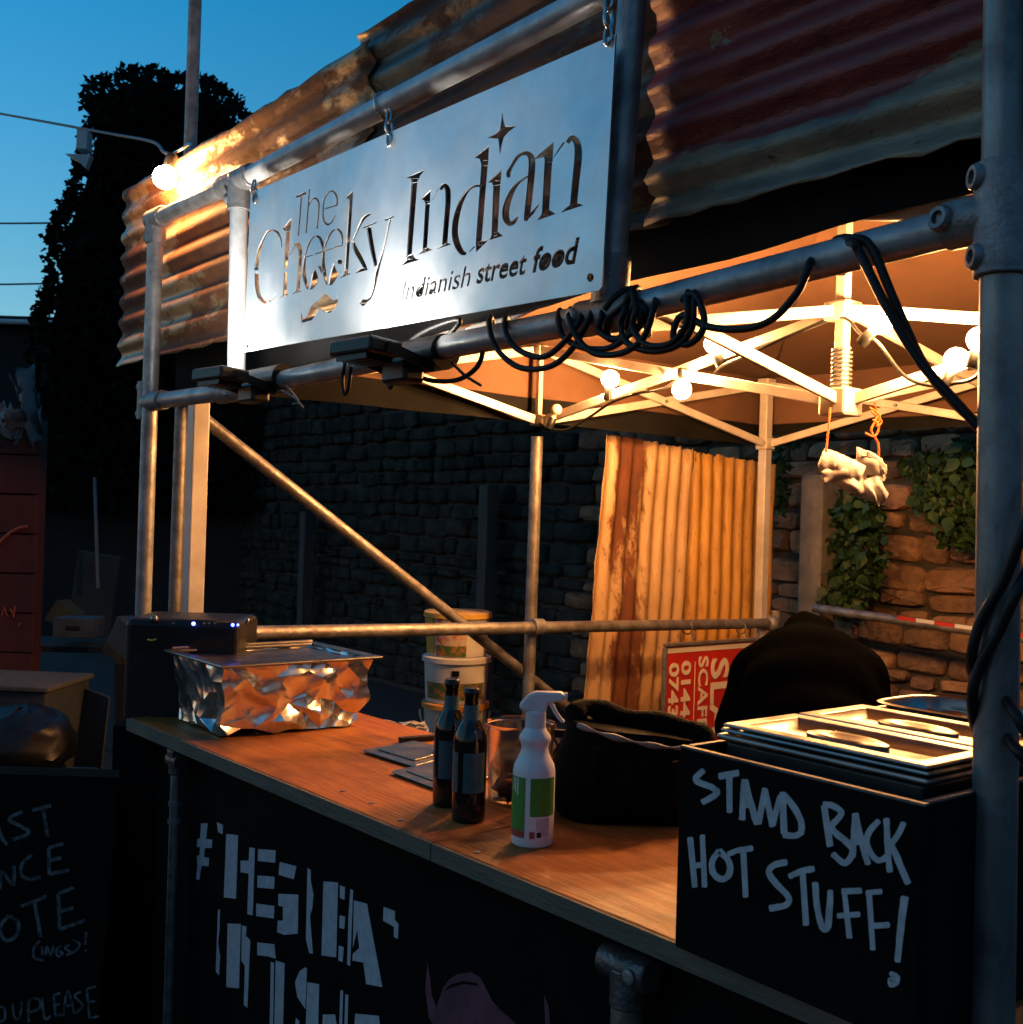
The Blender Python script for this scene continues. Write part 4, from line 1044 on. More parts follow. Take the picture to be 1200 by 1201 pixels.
# stainless food warmer with lids sitting in the box
M['inox'] = mat('stainless_steel', (0.30, 0.285, 0.26), (0.20, 0.19, 0.175), 12, 0.34, 1.0, 0.05, 24, rvar=0.08)
wz = onY(845, 848, 1.172).z; wx0, wx1, wy0 = onY(845, 848, 1.172).x, onY(1087, 900, 1.172).x, 1.172
PW = 0.166
warm = thing('food_warmer', ((wx0 + wx1) / 2, wy0 + .25, CZ), 'stainless food warmer with lidded pans set into the black box', 'food warmer')
hb_ = wz - .024 - CZ - .002
MB().box(((wx0 + wx1) / 2, wy0 + PW * 1.5, CZ + .001 + hb_ / 2), (wx1 - wx0 - .014, PW * 3 - .012, hb_)).build('body', mat('warmer_body', (0.05, 0.05, 0.05), (0.03, 0.03, 0.03), 9, 0.4, 0.7), warm, bev=.003)
def ring(x0, x1, y0, y1, z0, z1, w, nm, par, mt):
    mb = MB()
    o_ = [(x0, y0), (x1, y0), (x1, y1), (x0, y1)]; i_ = [(x0 + w, y0 + w), (x1 - w, y0 + w), (x1 - w, y1 - w), (x0 + w, y1 - w)]
    vs = [(x, y, z) for z in (z0, z1) for x, y in o_] + [(x, y, z) for z in (z0, z1) for x, y in i_]
    fs = []
    for k in range(4):
        l_ = (k + 1) % 4
        fs += [(k, l_, 4 + l_, 4 + k), (8 + k, 12 + k, 12 + l_, 8 + l_), (4 + k, 4 + l_, 12 + l_, 12 + k), (k, 8 + k, 8 + l_, l_)]
    mb.add(vs, fs); return mb.build(nm, mt, par, bev=.003)
ring(wx0 - .004, wx1 + .004, wy0 - .004, wy0 + PW * 3, wz - .022, wz - .014, .02, 'top_frame', warm, M['inox'])
for k in range(3):
    y0, y1 = wy0 + PW * k + .002, wy0 + PW * (k + 1) - .003
    ring(wx0 - .002, wx1 + .002, y0, y1, wz - .012, wz - .0065, .010, 'pan_rim', warm, M['inox'])
    if k < 2:
        ld = ring(wx0 + .001, wx1 - .001, y0 + .002, y1 - .002, wz - .005, wz, .024, 'lid', warm, M['inox'])
        cx, cy = (wx0 + wx1) / 2, (y0 + y1) / 2
        # dished centre: sloped sides down to a floor, raised island with a thumb recess
        ix0, ix1, iy0, iy1 = wx0 + .025, wx1 - .025, y0 + .026, y1 - .026
        mb = MB(); s_ = .016; zf = wz - .013
        mb.add([(ix0, iy0, wz - .001), (ix1, iy0, wz - .001), (ix1, iy1, wz - .001), (ix0, iy1, wz - .001), (ix0 + s_, iy0 + s_, zf), (ix1 - s_, iy0 + s_, zf), (ix1 - s_, iy1 - s_, zf), (ix0 + s_, iy1 - s_, zf)],
               [(0, 1, 5, 4), (1, 2, 6, 5), (2, 3, 7, 6), (3, 0, 4, 7), (4, 5, 6, 7)]); mb.build('lid_dish', M['inox'], ld, smooth=50, fix=False)
        mb = MB(); mb.lathe([(.036, 0), (.036, .009), (.030, .0115), (.024, .0105), (.014, .006), (1e-5, .005)], (cx - .01, cy, zf), 24)
        mb.T = None
        mb.v = [Vector((cx - .01 + (v.x - cx + .01) * 1.7, cy + (v.y - cy) * .72, v.z)) for v in mb.v]
        mb.build('lid_handle', M['inox'], ld, smooth=35)
    else:
        mb = MB(); cx, cy = (wx0 + wx1) / 2, (y0 + y1) / 2; n = 32
        vs = []; 
        for (sc, zz) in ((1.0, wz + .004), (.96, wz + .006), (.92, wz + .003), (.88, wz - .02), (.84, wz - .06)):
            for i in range(n):
                a = 2 * math.pi * i / n; c_, s2 = math.cos(a), math.sin(a)
                vs.append((cx + (wx1 - wx0) / 2 * sc * math.copysign(abs(c_) ** .45, c_), cy + PW / 2 * sc * math.copysign(abs(s2) ** .45, s2), zz))
        fs = [(r * n + i, r * n + (i + 1) % n, (r + 1) * n + (i + 1) % n, (r + 1) * n + i) for r in range(4) for i in range(n)]
        mb.add(vs, fs); op = mb.build('open_pan', M['inox'], warm, smooth=50, fix=False)
        mb = MB(); vs = [(cx, cy, wz - .012)]; fs = []
        for r in range(1, 6):
            for i in range(n):
                a = 2 * math.pi * i / n; c_, s2 = math.cos(a), math.sin(a); q = r / 5 * .87
                vs.append((cx + (wx1 - wx0) / 2 * q * math.copysign(abs(c_) ** .5, c_), cy + PW / 2 * q * math.copysign(abs(s2) ** .5, s2), wz - .02 + rs.uniform(-.008, .014) * (1 - q * .6)))
        fs += [(0, 1 + i, 1 + (i + 1) % n) for i in range(n)]
        fs += [(1 + (r - 1) * n + i, 1 + (r - 1) * n + (i + 1) % n, 1 + r * n + (i + 1) % n, 1 + r * n + i) for r in range(1, 5) for i in range(n)]
        mb.add(vs, fs); mb.build('curry', mat('curry', (0.35, 0.10, 0.02), (0.22, 0.05, 0.012), 40, 0.45), op, smooth=60, fix=False)

# ------------------------------------------------------------------ foil-wrapped tray
M['foil'] = mat('aluminium_foil', (0.80, 0.79, 0.77), rough=0.24, metal=1.0, crumple=(16, 0.55))
fx0, fx1, fy0, fy1 = -2.915, -2.585, 1.155, 1.565
fz0, fz1 = CZ + .004, CZ + .185
ft = thing('foil_tray', ((fx0 + fx1) / 2, (fy0 + fy1) / 2, CZ), 'deep catering tray wrapped in crumpled aluminium foil on the counter', 'tray')
rf = random.Random(5); mb = MB(); vs, fs = [], []
per = []; nx, ny = 7, 9
for i in range(nx): per.append((i / nx, 0))
for i in range(ny): per.append((1, i / ny))
for i in range(nx): per.append((1 - i / nx, 1))
for i in range(ny): per.append((0, 1 - i / ny))
NP = len(per); rows = 5
for r in range(rows + 1):
    t = r / rows; grow = 0.93 + 0.12 * t ** 1.6
    for k, (u, v) in enumerate(per):
        x = (fx0 + fx1) / 2 + (u - .5) * (fx1 - fx0) * grow; y = (fy0 + fy1) / 2 + (v - .5) * (fy1 - fy0) * grow
        z = fz0 + (fz1 - fz0) * t
        if 0 < r < rows:
            z += rf.gauss(0, .005)
        a = .006 if 0 < r < rows else .003
        nx_, ny_ = (u - .5), (v - .5)
        if abs(nx_) > abs(ny_): ox, oy = math.copysign(1, nx_), 0
        else: ox, oy = 0, math.copysign(1, ny_)
        d = rf.gauss(0, a)
        if r == 0: z = fz0 + max(0, rf.gauss(.004, .006))
        vs.append((x + ox * d + rf.gauss(0, .004), y + oy * d + rf.gauss(0, .004), z))
for r in range(rows):
    for k in range(NP):
        l_ = (k + 1) % NP; a, b, c, d = r * NP + k, r * NP + l_, (r + 1) * NP + l_, (r + 1) * NP + k
        if rf.random() < .5: fs += [(a, b, c), (a, c, d)]
        else: fs += [(a, b, d), (b, c, d)]
mb.add(vs, fs); fo = mb.build('foil', M['foil'], ft, smooth=25)
sd = fo.modifiers.new('sub', 'SUBSURF'); sd.subdivision_type = 'SIMPLE'; sd.levels = sd.render_levels = 2
tx = bpy.data.textures.new('foil_creases', 'VORONOI'); tx.noise_scale = 0.055; tx.distance_metric = 'DISTANCE'
dm = fo.modifiers.new('crease', 'DISPLACE'); dm.texture = tx; dm.strength = 0.010; dm.mid_level = 0.5; dm.texture_coords = 'GLOBAL'
gx0, gx1, gy0, gy1 = fx0 - .03, fx1 + .02, fy0 - .02, fy1 + .035
ring(gx0, gx1, gy0, gy1, fz1 - .004, fz1 + .004, .03, 'rim', ft, M['inox'])
MB().box(((gx0 + gx1) / 2, (gy0 + gy1) / 2, fz1 - .012), (gx1 - gx0 - .06, gy1 - gy0 - .06, .006)).build('lid', M['inox'], ft)
MB().tube((gx0 + .01, gy0 + .02, fz1 + .006), (gx0 + .01, gy1 - .02, fz1 + .006), .006, 10).build('rim_bead', M['inox'], ft, smooth=50)

# ------------------------------------------------------------------ loudspeaker at the far end
sc_ = onD(226, 780, 3.16); stt = onD(226, 722, 3.16).z
R = Matrix((RT0, FWD0, Vector((0, 0, 1)))).transposed()
spk = thing('loudspeaker', (sc_.x, sc_.y, 0), 'glossy black loudspeaker with blue lights behind the foil tray', 'loudspeaker')
zb = stt - .30
MB().box((sc_.x, sc_.y, stt - .15), (0.315, 0.24, 0.30), R).build('cabinet', M['black_plastic'], spk, bev=.02, seg=4)
MB().box((sc_.x, sc_.y, zb / 2), (0.37, 0.2, zb), R).build('stand', M['black_paint'], spk)
fc = Vector((sc_.x, sc_.y, 0)) - FWD0 * .121
def sp_at(px, py): return onD(px, py, 3.16 - .125)
gr = MB(); gr.box(Vector((fc.x, fc.y, stt - .19)), (0.27, .006, .18), R); gr.build('grille', mat('speaker_grille', (.008, .008, .008), rough=.9), spk)
M['led'] = emit('blue_led', (0.06, 0.10, 1.0), 18.0)
for (px, py, r) in [(227, 731.5, .0052), (273, 733, .0045), (279, 733, .003)]:
    MB().ball(sp_at(px, py), r, 8).build('power_led', M['led'], spk)
for (px, py, r) in [(180, 726, .011), (289, 728, .008)]:
    MB().ball(sp_at(px, py) + FWD0 * .006, r, 10).build('knob', M['inox'], spk, smooth=60)
for px in (203, 239, 245, 252):
    MB().box(sp_at(px, 731), (.006, .004, .004), R).build('button', M['fitting'], spk)
mg = mat('green_sticker', (0.35, 0.55, 0.08), rough=.4)
MB().path([sp_at(173 + i * 1.7, 750 + .5 * (i - 3) ** 2 * -.25 + 1) for i in range(7)], .003, 6).build('sticker', mg, spk)

# ------------------------------------------------------------------ bottles
M['amber'] = mat('dark_bottle_glass', (0.010, 0.006, 0.004), rough=0.06)
M['teal_label'] = mat('teal_label', (0.028, 0.085, 0.105), (0.018, 0.055, 0.07), 50, 0.5)
M['cap'] = mat('bottle_neck_dark', (0.01, 0.01, 0.01), rough=0.3, metal=.4)
def beer(px, py, label, s=1.0, turn=0.0):
    p = onZ(px, py, CZ); t = thing('beer_bottle', p, label, 'bottle')
    pr = [(.029, 0), (.0315, .004), (.032, .012), (.032, .150), (.030, .163), (.0235, .178), (.0165, .190), (.0138, .200), (.0128, .232), (.0140, .234), (.0140, .243), (.0128, .246)]
    MB().lathe([(r * s, z * s) for r, z in pr], p, 28).build('glass', M['amber'], t, smooth=40)
    MB().lathe([(.0323 * s, .058 * s), (.0327 * s, .058 * s), (.0327 * s, .132 * s), (.0323 * s, .132 * s)], p, 30, arc=(150 + turn, 262 + turn)).build('front_label', M['teal_label'], t, smooth=40)
    MB().lathe([(.0323 * s, .058 * s), (.0327 * s, .058 * s), (.0327 * s, .132 * s), (.0323 * s, .132 * s)], p, 24, arc=(282 + turn, 360 + turn)).build('back_label', M['teal_label'], t, smooth=40)
    for z0 in (.075, .092, .1): 
        MB().lathe([(.0328 * s, z0 * s), (.0330 * s, z0 * s), (.0330 * s, (z0 + .004) * s), (.0328 * s, (z0 + .004) * s)], p, 10, arc=(190 + turn, 225 + turn)).build('label_print', M['cap'], t)
    MB().lathe([(.0172 * s, .1905 * s), (.0152 * s, .197 * s), (.0145 * s, .218 * s)], p, 24).build('neck_label', M['teal_label'], t, smooth=40)
    MB().lathe([(.0130 * s, .240 * s), (.0156 * s, .2405 * s), (.0152 * s, .247 * s), (.013 * s, .2495 * s), (1e-5, .250 * s)], p, 21).build('crown_cap', M['cap'], t, smooth=40)
beer(549, 962, 'nearer of the two dark beer bottles with teal labels', 1.0, 20)
beer(526, 944, 'farther of the two dark beer bottles, half hidden behind the other', 1.0, 0)

# ------------------------------------------------------------------ trigger spray bottle
M['white_pl'] = mat('white_plastic', (0.72, 0.70, 0.70), (0.64, 0.62, 0.63), 12, 0.35)
M['green_lab'] = mat('green_label', (0.05, 0.26, 0.03), (0.035, 0.19, 0.025), 60, 0.5)
M['red_lab'] = mat('red_label', (0.33, 0.05, 0.03), rough=.5)
p = onZ(624, 989, CZ); spr = thing('spray_bottle', p, 'white trigger spray bottle with green label standing on the counter', 'spray bottle')
pr = [(.033, 0), (.0365, .003), (.0375, .010), (.0375, .128), (.0355, .140), (.030, .150), (.0255, .160), (.0235, .170), (.0255, .178), (.0285, .184), (.0275, .190), (.020, .201), (.0165, .208), (.0160, .214)]
MB().lathe(pr, p, 32).build('bottle_body', M['white_pl'], spr, smooth=40)
def band(a0, a1, z0, z1, mt, nm, r=.0379):
    MB().lathe([(r - .0006, z0), (r, z0), (r, z1), (r - .0006, z1)], p, 16, arc=(a0, a1)).build(nm, mt, spr, smooth=40)
fa = math.degrees(math.atan2(-p.y, -p.x))
band(fa - 90, fa - 22, .030, .122, M['green_lab'], 'label'); band(fa - 8, fa + 70, .056, .122, M['green_lab'], 'label')
band(fa - 90, fa - 22, .018, .030, M['red_lab'], 'label_band'); band(fa - 8, fa + 6, .018, .030, M['red_lab'], 'label_band')
band(fa + 10, fa + 48, .022, .052, mat('grey_print', (.42, .40, .42), (.55, .53, .55), 150, .6), 'label_text'); band(fa + 12, fa + 24, .020, .029, M['cap'], 'label_stamp', .0381)
for k in range(3): band(fa - 66 + 9 * k, fa - 62 + 9 * k, .098 - .004 * k, .120, M['white_pl'], 'label_print', .0381)
MB().lathe([(.0180, .205), (.0185, .207), (.0180, .232), (.0150, .235)], p, 24).build('collar', M['white_pl'], spr, smooth=30)
head = [(-.019, .233), (-.030, .238), (-.028, .246), (-.014, .262), (.000, .268), (.046, .268), (.049, .264), (.049, .254), (.034, .251), (.020, .247), (.018, .233)]
mb = MB(); mb.prism([p + RT0 * x + Vector((0, 0, z)) - FWD0 * .012 for x, z in head], FWD0 * .024); mb.build('spray_head', M['white_pl'], spr, bev=.004, seg=3, smooth=40)
mb = MB(); mb.tube(p + RT0 * .049 + Vector((0, 0, .260)), p + RT0 * .055 + Vector((0, 0, .260)), .007, 14); mb.build('nozzle', M['white_pl'], spr, smooth=40)
tr = [(.022, .250, .007), (.029, .242, .0075), (.036, .230, .007), (.045, .219, .006), (.051, .216, .004)]
mb = MB(); L, Rr = stroke_edges(tr, None, True, 5); mb.strip([p + RT0 * x + Vector((0, 0, z)) - FWD0 * .006 for x, z in L], [p + RT0 * x + Vector((0, 0, z)) - FWD0 * .006 for x, z in Rr], FWD0 * .012); mb.build('trigger', M['white_pl'], spr, bev=.001, smooth=50)

# ------------------------------------------------------------------ clear tub, flat lids, knife
M['clear'] = clear('clear_plastic', (0.93, 0.90, 0.86), 0.08, 1.3)
p = onZ(608, 938, CZ); tub = thing('clear_tub', p, 'clear plastic tub half hidden behind the spray bottle', 'tub')
MB().lathe([(1e-5, .002), (.058, .002), (.062, .006), (.070, .15), (.073, .152), (.073, .158), (.069, .158), (.066, .15), (.058, .010), (1e-5, .008)], p, 32).build('tub_wall', M['clear'], tub, smooth=50)
sc2 = MB(); sc2.ball(p + Vector((-.01, -.01, .03)), .03, 8, (1.2, 1, .7)); 
for i, v in enumerate(sc2.v): sc2.v[i] = v + Vector((rf.gauss(0, .004), rf.gauss(0, .004), rf.gauss(0, .004)))
sc2.build('contents', mat('onion_pink', (.45, .22, .15), (.5, .38, .25), 30, .5), tub, smooth=60)
def flat_lid(pts, label):
    P = [onZ(x, y, CZ + .003) for x, y in pts]; c = sum(P, Vector()) / 4
    t = thing('steel_lid', (c.x, c.y, CZ), label, 'lid')
    MB().prism(P, (0, 0, .006)).build('lid_plate', M['inox'], t, bev=.0025)
    I = [c + (q - c) * .72 for q in P]
    MB().prism([q + Vector((0, 0, .0065)) for q in I], (0, 0, .0035)).build('lid_panel', M['inox'], t, bev=.002)
flat_lid([(426, 882), (486, 871), (545, 885), (487, 901)], 'flat steel lid lying on the counter left of the bottles')
flat_lid([(459, 907), (520, 894), (580, 912), (520, 930)], 'flat steel lid lying partly behind the beer bottles')
k0, k1 = onZ(468, 868, CZ + .008), onZ(517, 864, CZ + .008)
kn = thing('kitchen_knife', (k0 + k1) / 2, 'black-handled knife lying at the back of the counter', 'knife')
MB().bar(k0, k1, .016, .014).build('handle', M['black_plastic'], kn, bev=.003)
MB().bar(k1, k1 + (k1 - k0) * 1.2, .022, .002).build('blade', M['inox'], kn)

# ------------------------------------------------------------------ black cool bag
M['nylon'] = mat('black_nylon', (0.002, 0.002, 0.0022), (0.004, 0.004, 0.004), 14, 0.85, bump=0.4, bscale=120, spec=.08)
M['lining'] = mat('grey_lining', (0.16, 0.18, 0.20), (0.09, 0.10, 0.11), 20, 0.5)
bc = onZ(735, 955, CZ); bag = thing('cool_bag', bc, 'black fabric bag with folded open top beside the hot box', 'bag')
mb = MB(); n = 36; vs, fs = [], []
prof = [(0, .80), (.012, .93), (.045, 1.0), (.08, .97), (.12, .88), (.152, .79), (.172, .76)]
rb_ = random.Random(9)
for (z, s_) in prof:
    for i in range(n):
        a = 2 * math.pi * i / n; c_, s2 = math.cos(a), math.sin(a)
        x = .155 * s_ * math.copysign(abs(c_) ** .55, c_); y = .105 * s_ * math.copysign(abs(s2) ** .55, s2)
        wv = 1 + .025 * math.sin(a * 5 + z * 20) + rb_.gauss(0, .008)
        # right side higher than left, as the bag slumps
        vs.append(bc + RT0 * (x * wv) + FWD0 * (y * wv) + Vector((0, 0, z * (1 - .10 * c_ * (z / .172)) + .001)))
for r in range(len(prof) - 1):
    for i in range(n): fs.append((r * n + i, r * n + (i + 1) % n, (r + 1) * n + (i + 1) % n, (r + 1) * n + i))
fs.append(tuple(range(n))[::-1]); fs.append(tuple((len(prof) - 1) * n + i for i in range(n)))
mb.add(vs, fs); o = mb.build('bag_body', M['nylon'], bag, smooth=60)
zt_ = Vector((0, 0, 1))
fl = [bc + RT0 * x + FWD0 * y + zt_ * z for x, y, z in [(-.105, -.06, .182), (-.06, -.085, .172), (0, -.095, .160), (.06, -.09, .151), (.110, -.07, .146)]]
MB().path(cat_rom([q[:] for q in fl], 5), [.0045 + .0025 * math.sin(i * 1.1) for i in range(21)], 8).build('lining_edge', M['lining'], bag, smooth=60)
fl = [bc + RT0 * x + FWD0 * y + zt_ * z for x, y, z in [(-.112, -.02, .190), (-.085, .0, .206), (-.03, .01, .192), (.05, .01, .180), (.12, .0, .170), (.150, -.02, .15), (.155, -.04, .11)]]
MB().path(cat_rom([q[:] for q in fl], 5), [.02 + .004 * math.sin(i * .9) for i in range(31)], 10).build('folded_flap', M['nylon'], bag, smooth=60)
st = [bc + RT0 * x - FWD0 * .112 + zt_ * z for x, z in [(-.07, .15), (-.075, .09), (-.05, .05), (.05, .045), (.08, .08), (.075, .13)]]
MB().path(cat_rom([q[:] for q in st], 5), .007, 6).build('strap', M['nylon'], bag, smooth=60)

# ------------------------------------------------------------------ stacked buckets on a bench beyond the rail
BX = onD(533, 861, 4.75)
bn = thing('back_bench', (BX.x, BX.y, 0), 'low dark bench beyond the side rail carrying the bucket stack', 'bench')
RB = Matrix.Rotation(math.atan2(RT0.y, RT0.x), 3, 'Z')
MB().box((BX.x, BX.y, BX.z - .02), (.9, .5, .04), RB).build('top', M['old_wood'], bn)
for i in (-1, 1):
    for j in (-1, 1):
        q = Vector((BX.x, BX.y, 0)) + RB @ Vector((i * .4, j * .2, 0)); MB().box((q.x, q.y, (BX.z - .04) / 2), (.05, .05, BX.z - .04)).build('leg', M['old_wood'], bn)
M['bucket'] = mat('white_bucket', (0.58, 0.55, 0.50), (0.48, 0.45, 0.40), 8, 0.4)
M['bucket_clear'] = mat('milky_bucket', (0.42, 0.40, 0.36), (0.34, 0.32, 0.29), 8, 0.35)
M['yellow'] = mat('yellow_lid', (0.55, 0.33, 0.05), (0.48, 0.28, 0.04), 9, 0.4)
M['orange_rim'] = mat('orange_rim', (0.50, 0.22, 0.03), rough=.4); M['leaf_print'] = mat('green_print', (0.03, 0.10, 0.02), (0.30, 0.12, 0.03), 45, .5, lo=.45, hi=.6); M['photo_print'] = mat('food_print', (0.45, 0.36, 0.25), (0.40, 0.06, 0.03), 28, .5, lo=.5, hi=.62)
def bucket(z0, r0, r1, h, mt, lid, label, prints, handle=False):
    b_ = Vector((BX.x, BX.y, z0)); t = thing('plastic_bucket', b_, label, 'bucket', None)
    MB().lathe([(r0, 0), (r0 + .004, .004), (r1, h - .02), (r1 + .006, h - .018), (r1 + .006, h - .006)], b_, 36).build('bucket_wall', mt, t, smooth=40)
    MB().lathe([(r1 + .004, h - .022), (r1 + .010, h - .020), (r1 + .010, h), (r1 + .002, h + .004), (1e-5, h + .004)], b_, 36).build('lid', lid, t, smooth=40)
    for (a0, a1, za, zb, m_) in prints:
        ra_ = r0 + (r1 - r0) * za / h + .005; rb2 = r0 + (r1 - r0) * zb / h + .005
        MB().lathe([(ra_, za), (ra_ + .001, za), (rb2 + .001, zb), (rb2, zb)], b_, 12, arc=(fb + a0, fb + a1)).build('printed_label', m_, t, smooth=40)
    if handle:
        pts = [b_ + RT0 * (math.cos(a) * (r1 + .014)) - FWD0 * (r1 * .75 * (1 - abs(math.cos(a)) * .6)) + Vector((0, 0, h - .03 - .13 * math.sin(a))) for a in [math.pi * i / 16 for i in range(17)]]
        MB().path(pts, .004, 6).build('handle', M['bucket'], t, smooth=60)
    return t
fb = math.degrees(math.atan2(-FWD0.y, -FWD0.x))
zs = [onD(533, 861, 4.75).z, onD(533, 831, 4.75).z, onD(533, 777, 4.75).z, onD(533, 717, 4.75).z]
bucket(zs[0] + .0, .125, .135, zs[1] - zs[0] + .03, M['bucket_clear'], M['orange_rim'], 'milky bucket with orange rim and wire handle, lowest of the stack', [], True)
bucket(zs[1] + .035, .125, .138, zs[2] - zs[1] - .006, M['bucket'], M['bucket'], 'white bucket in the middle of the stack beyond the rail', [(-60, 60, .02, .09, M['leaf_print']), (-5, 8, .12, .145, M['cap'])])
bucket(zs[2] + .034, .122, .137, zs[3] - zs[2] - .036, M['bucket'], M['yellow'], 'white bucket with yellow lid on top of the stack', [(-85, -45, .01, .16, M['yellow']), (-40, 20, .05, .17, M['photo_print']), (-40, 20, .005, .05, M['leaf_print'])])
pw = [onD(x, y, 4.6) for x, y in [(440, 850), (490, 843), (512, 866), (470, 868)]]
cloth('paper_sheet', [(438, 848), (498, 846), (506, 868), (452, 866)], 4.5, 'crumpled white paper sheet lying beside the bucket stack', M['white_gloss'], 'paper', 0.02)

# lattice crate seen between spray bottle and bag
lc = onD(676, 905, 2.95); lt_ = thing('lattice_crate', (lc.x, lc.y, lc.z - .12), 'black diamond-lattice plastic crate behind the counter by the bag', 'crate')
h_ = .2; w_ = .3
for k in range(7):
    for s_ in (-1, 1):
        x0 = -w_ / 2 + k * w_ / 6; x1 = x0 + s_ * .12
        if -w_ / 2 - .02 <= x1 <= w_ / 2 + .02:
            MB().bar(lc + RT0 * x0 + zt_ * (-h_ / 2), lc + RT0 * x1 + zt_ * (h_ / 2), .006, .008, up=FWD0).build('lattice_bar', M['black_plastic'], lt_)
for z_ in (-h_ / 2, h_ / 2): MB().bar(lc - RT0 * w_ / 2 + zt_ * z_, lc + RT0 * w_ / 2 + zt_ * z_, .012, .02).build('crate_rail', M['black_plastic'], lt_)
MB().box(lc + FWD0 * .12 - zt_ * (.1 + lc.z) / 2 + zt_ * 0, (.3, .2, .02), RB).build('crate_base', M['black_plastic'], lt_)
qz = (lc.z - h_ / 2) ; MB().box((lc.x, lc.y, qz / 2), (.28, .2, qz), RB).build('crate_stand', M['black_plastic'], lt_)

# ------------------------------------------------------------------ red scaffolder's sign hung sideways on the rail
GXs = SX + .035
G_ = lambda px, py: onX(px, py, GXs)
tl, tr_, bl_ = G_(781, 757), G_(893, 751), G_(772, 880)
y0, y1 = tl.y, tr_.y + .12; z1 = (tl.z + tr_.z) / 2; z0 = G_(780, 905).z
rsn = thing('scaffolding_sign', (GXs, (y0 + y1) / 2, z0), 'red scaffolding company sign hung sideways from the rail', 'sign')
M['red_sign'] = mat('red_sign_face', (0.50, 0.022, 0.012), (0.42, 0.02, 0.012), 6, 0.4)
M['cream_sign'] = mat('cream_print', (0.72, 0.62, 0.46), rough=.5)
MB().box((GXs - .005, (y0 + y1) / 2, (z0 + z1) / 2), (.008, y1 - y0, z1 - z0)).build('sign_board', M['red_sign'], rsn, bev=.012, seg=3)
fw = .016
for (c, s) in [((GXs, (y0 + y1) / 2, z1 + .004), (.022, y1 - y0 + fw, fw)), ((GXs, y0 - .004, (z0 + z1) / 2), (.022, fw, z1 - z0 - .014)), ((GXs, y1 + .004, (z0 + z1) / 2), (.022, fw, z1 - z0 - .014)), ((GXs, (y0 + y1) / 2, z0 - .004), (.022, y1 - y0 + fw, fw))]:
    MB().box(c, s).build('sign_frame', M['steel_dull'], rsn, bev=.004)
MB().box((GXs + .0005, (y0 + y1) / 2, z1 - .022), (.002, y1 - y0 - .02, .022)).build('cream_stripe', M['cream_sign'], rsn)
def sgt(body, pa, pb, cap_px, bold=.03):
    a, b = G_(*pa), G_(*pb); ux = Vector((0, 0, -1)); wd = abs(a.z - b.z); uy = Vector((0, 1, 0)); a = Vector((GXs, a.y, a.z))
    hh = abs(G_(pa[0] + cap_px, pa[1]).y - a.y)
    mb = MB(); place_text(mb, body, a + Vector((.0015, 0, 0)), ux, uy, (1, 0, 0), wd, hh, bold, 0, .001); mb.build('sign_lettering', M['cream_sign'], rsn)
sgt('0743', (785.5, 778), (783.5, 842), 11); sgt('0144', (800, 775.5), (797.5, 842), 10.5); sgt('SCAFF', (820, 770), (818, 856), 11, .015); sgt('SLA', (835, 772.5), (832, 866), 20, .02)
ln = G_(815.5, 772); MB().box((GXs + .001, ln.y, (ln.z + z0) / 2 ), (.002, .003, ln.z - z0 - .03)).build('rule_line', M['cream_sign'], rsn)
for px in (806, 869):
    c = onX(px, 736, SX + .0)
    pts = [c + Vector((math.cos(a) * .03, 0, math.sin(a) * .03)) for a in [i * math.pi / 8 for i in range(16)]]
    MB().path(pts, .004, 6, closed=True).build('hook_ring', M['chain'], rsn, smooth=60)
    MB().path([c + Vector((.03, 0, -.02)), c + Vector((.034, .004, -.05)), Vector((GXs, c.y, z1 + .008))], .005, 6).build('hook', M['chain'], rsn, smooth=60)

# ------------------------------------------------------------------ chalk A-board at the lower left
AB = 2.75
a_tr = onD(141, 905, AB); a_l = onD(-190, 905, AB)
ac = (a_tr + a_l) / 2; wdt = (a_tr - a_l).length; ztop = a_tr.z
ab = thing('chalk_board', (ac.x, ac.y, 0), 'black chalkboard pavement sign at the lower left asking passers-by to vote', 'chalkboard')
tiltb = Vector((-FWD0.x, -FWD0.y, 0)) * 0.16
flat_rt = Vector((RT0.x, RT0.y, 0))
def abp(x, zf): return Vector((ac.x, ac.y, 0)) + flat_rt * x + tiltb * (1 - zf) + Vector((0, 0, ztop * zf))
poly = [abp(-wdt / 2, 0.02), abp(wdt / 2, 0.02), abp(wdt / 2, 1), abp(-wdt / 2, 1)]
MB().prism(poly, FWD0 * .014).build('front_leaf', M['black_paint'], ab, bev=.002)
rear = [abp(-wdt / 2, 0.02) - tiltb * 2 + FWD0 * .016, abp(wdt / 2, 0.02) - tiltb * 2 + FWD0 * .016, abp(wdt / 2, .995) + FWD0 * .016, abp(-wdt / 2, .995) + FWD0 * .016]
MB().prism(rear, FWD0 * .014).build('rear_leaf', M['black_paint'], ab)
an = (poly[1] - poly[0]).cross(poly[3] - poly[0]).normalized()
if an.dot(FWD0) > 0: an = -an
MB().prism([abp(-wdt / 2, .985) + an * .002, abp(wdt / 2, .985) + an * .002, abp(wdt / 2, 1.005) + an * .002, abp(-wdt / 2, 1.005) + an * .002], an * .004).build('top_frame', M['black_plastic'], ab)
MB().bar(abp(wdt / 2 - .125, 1.006) + an * .003, abp(wdt / 2 - .055, 1.006) + an * .003, .006, .003).build('hinge', M['inox'], ab)
def onA(px, py, off):
    d = ray(px, py); q = poly[0] + an * off; return EYE + d * ((q - EYE).dot(an) / d.dot(an))
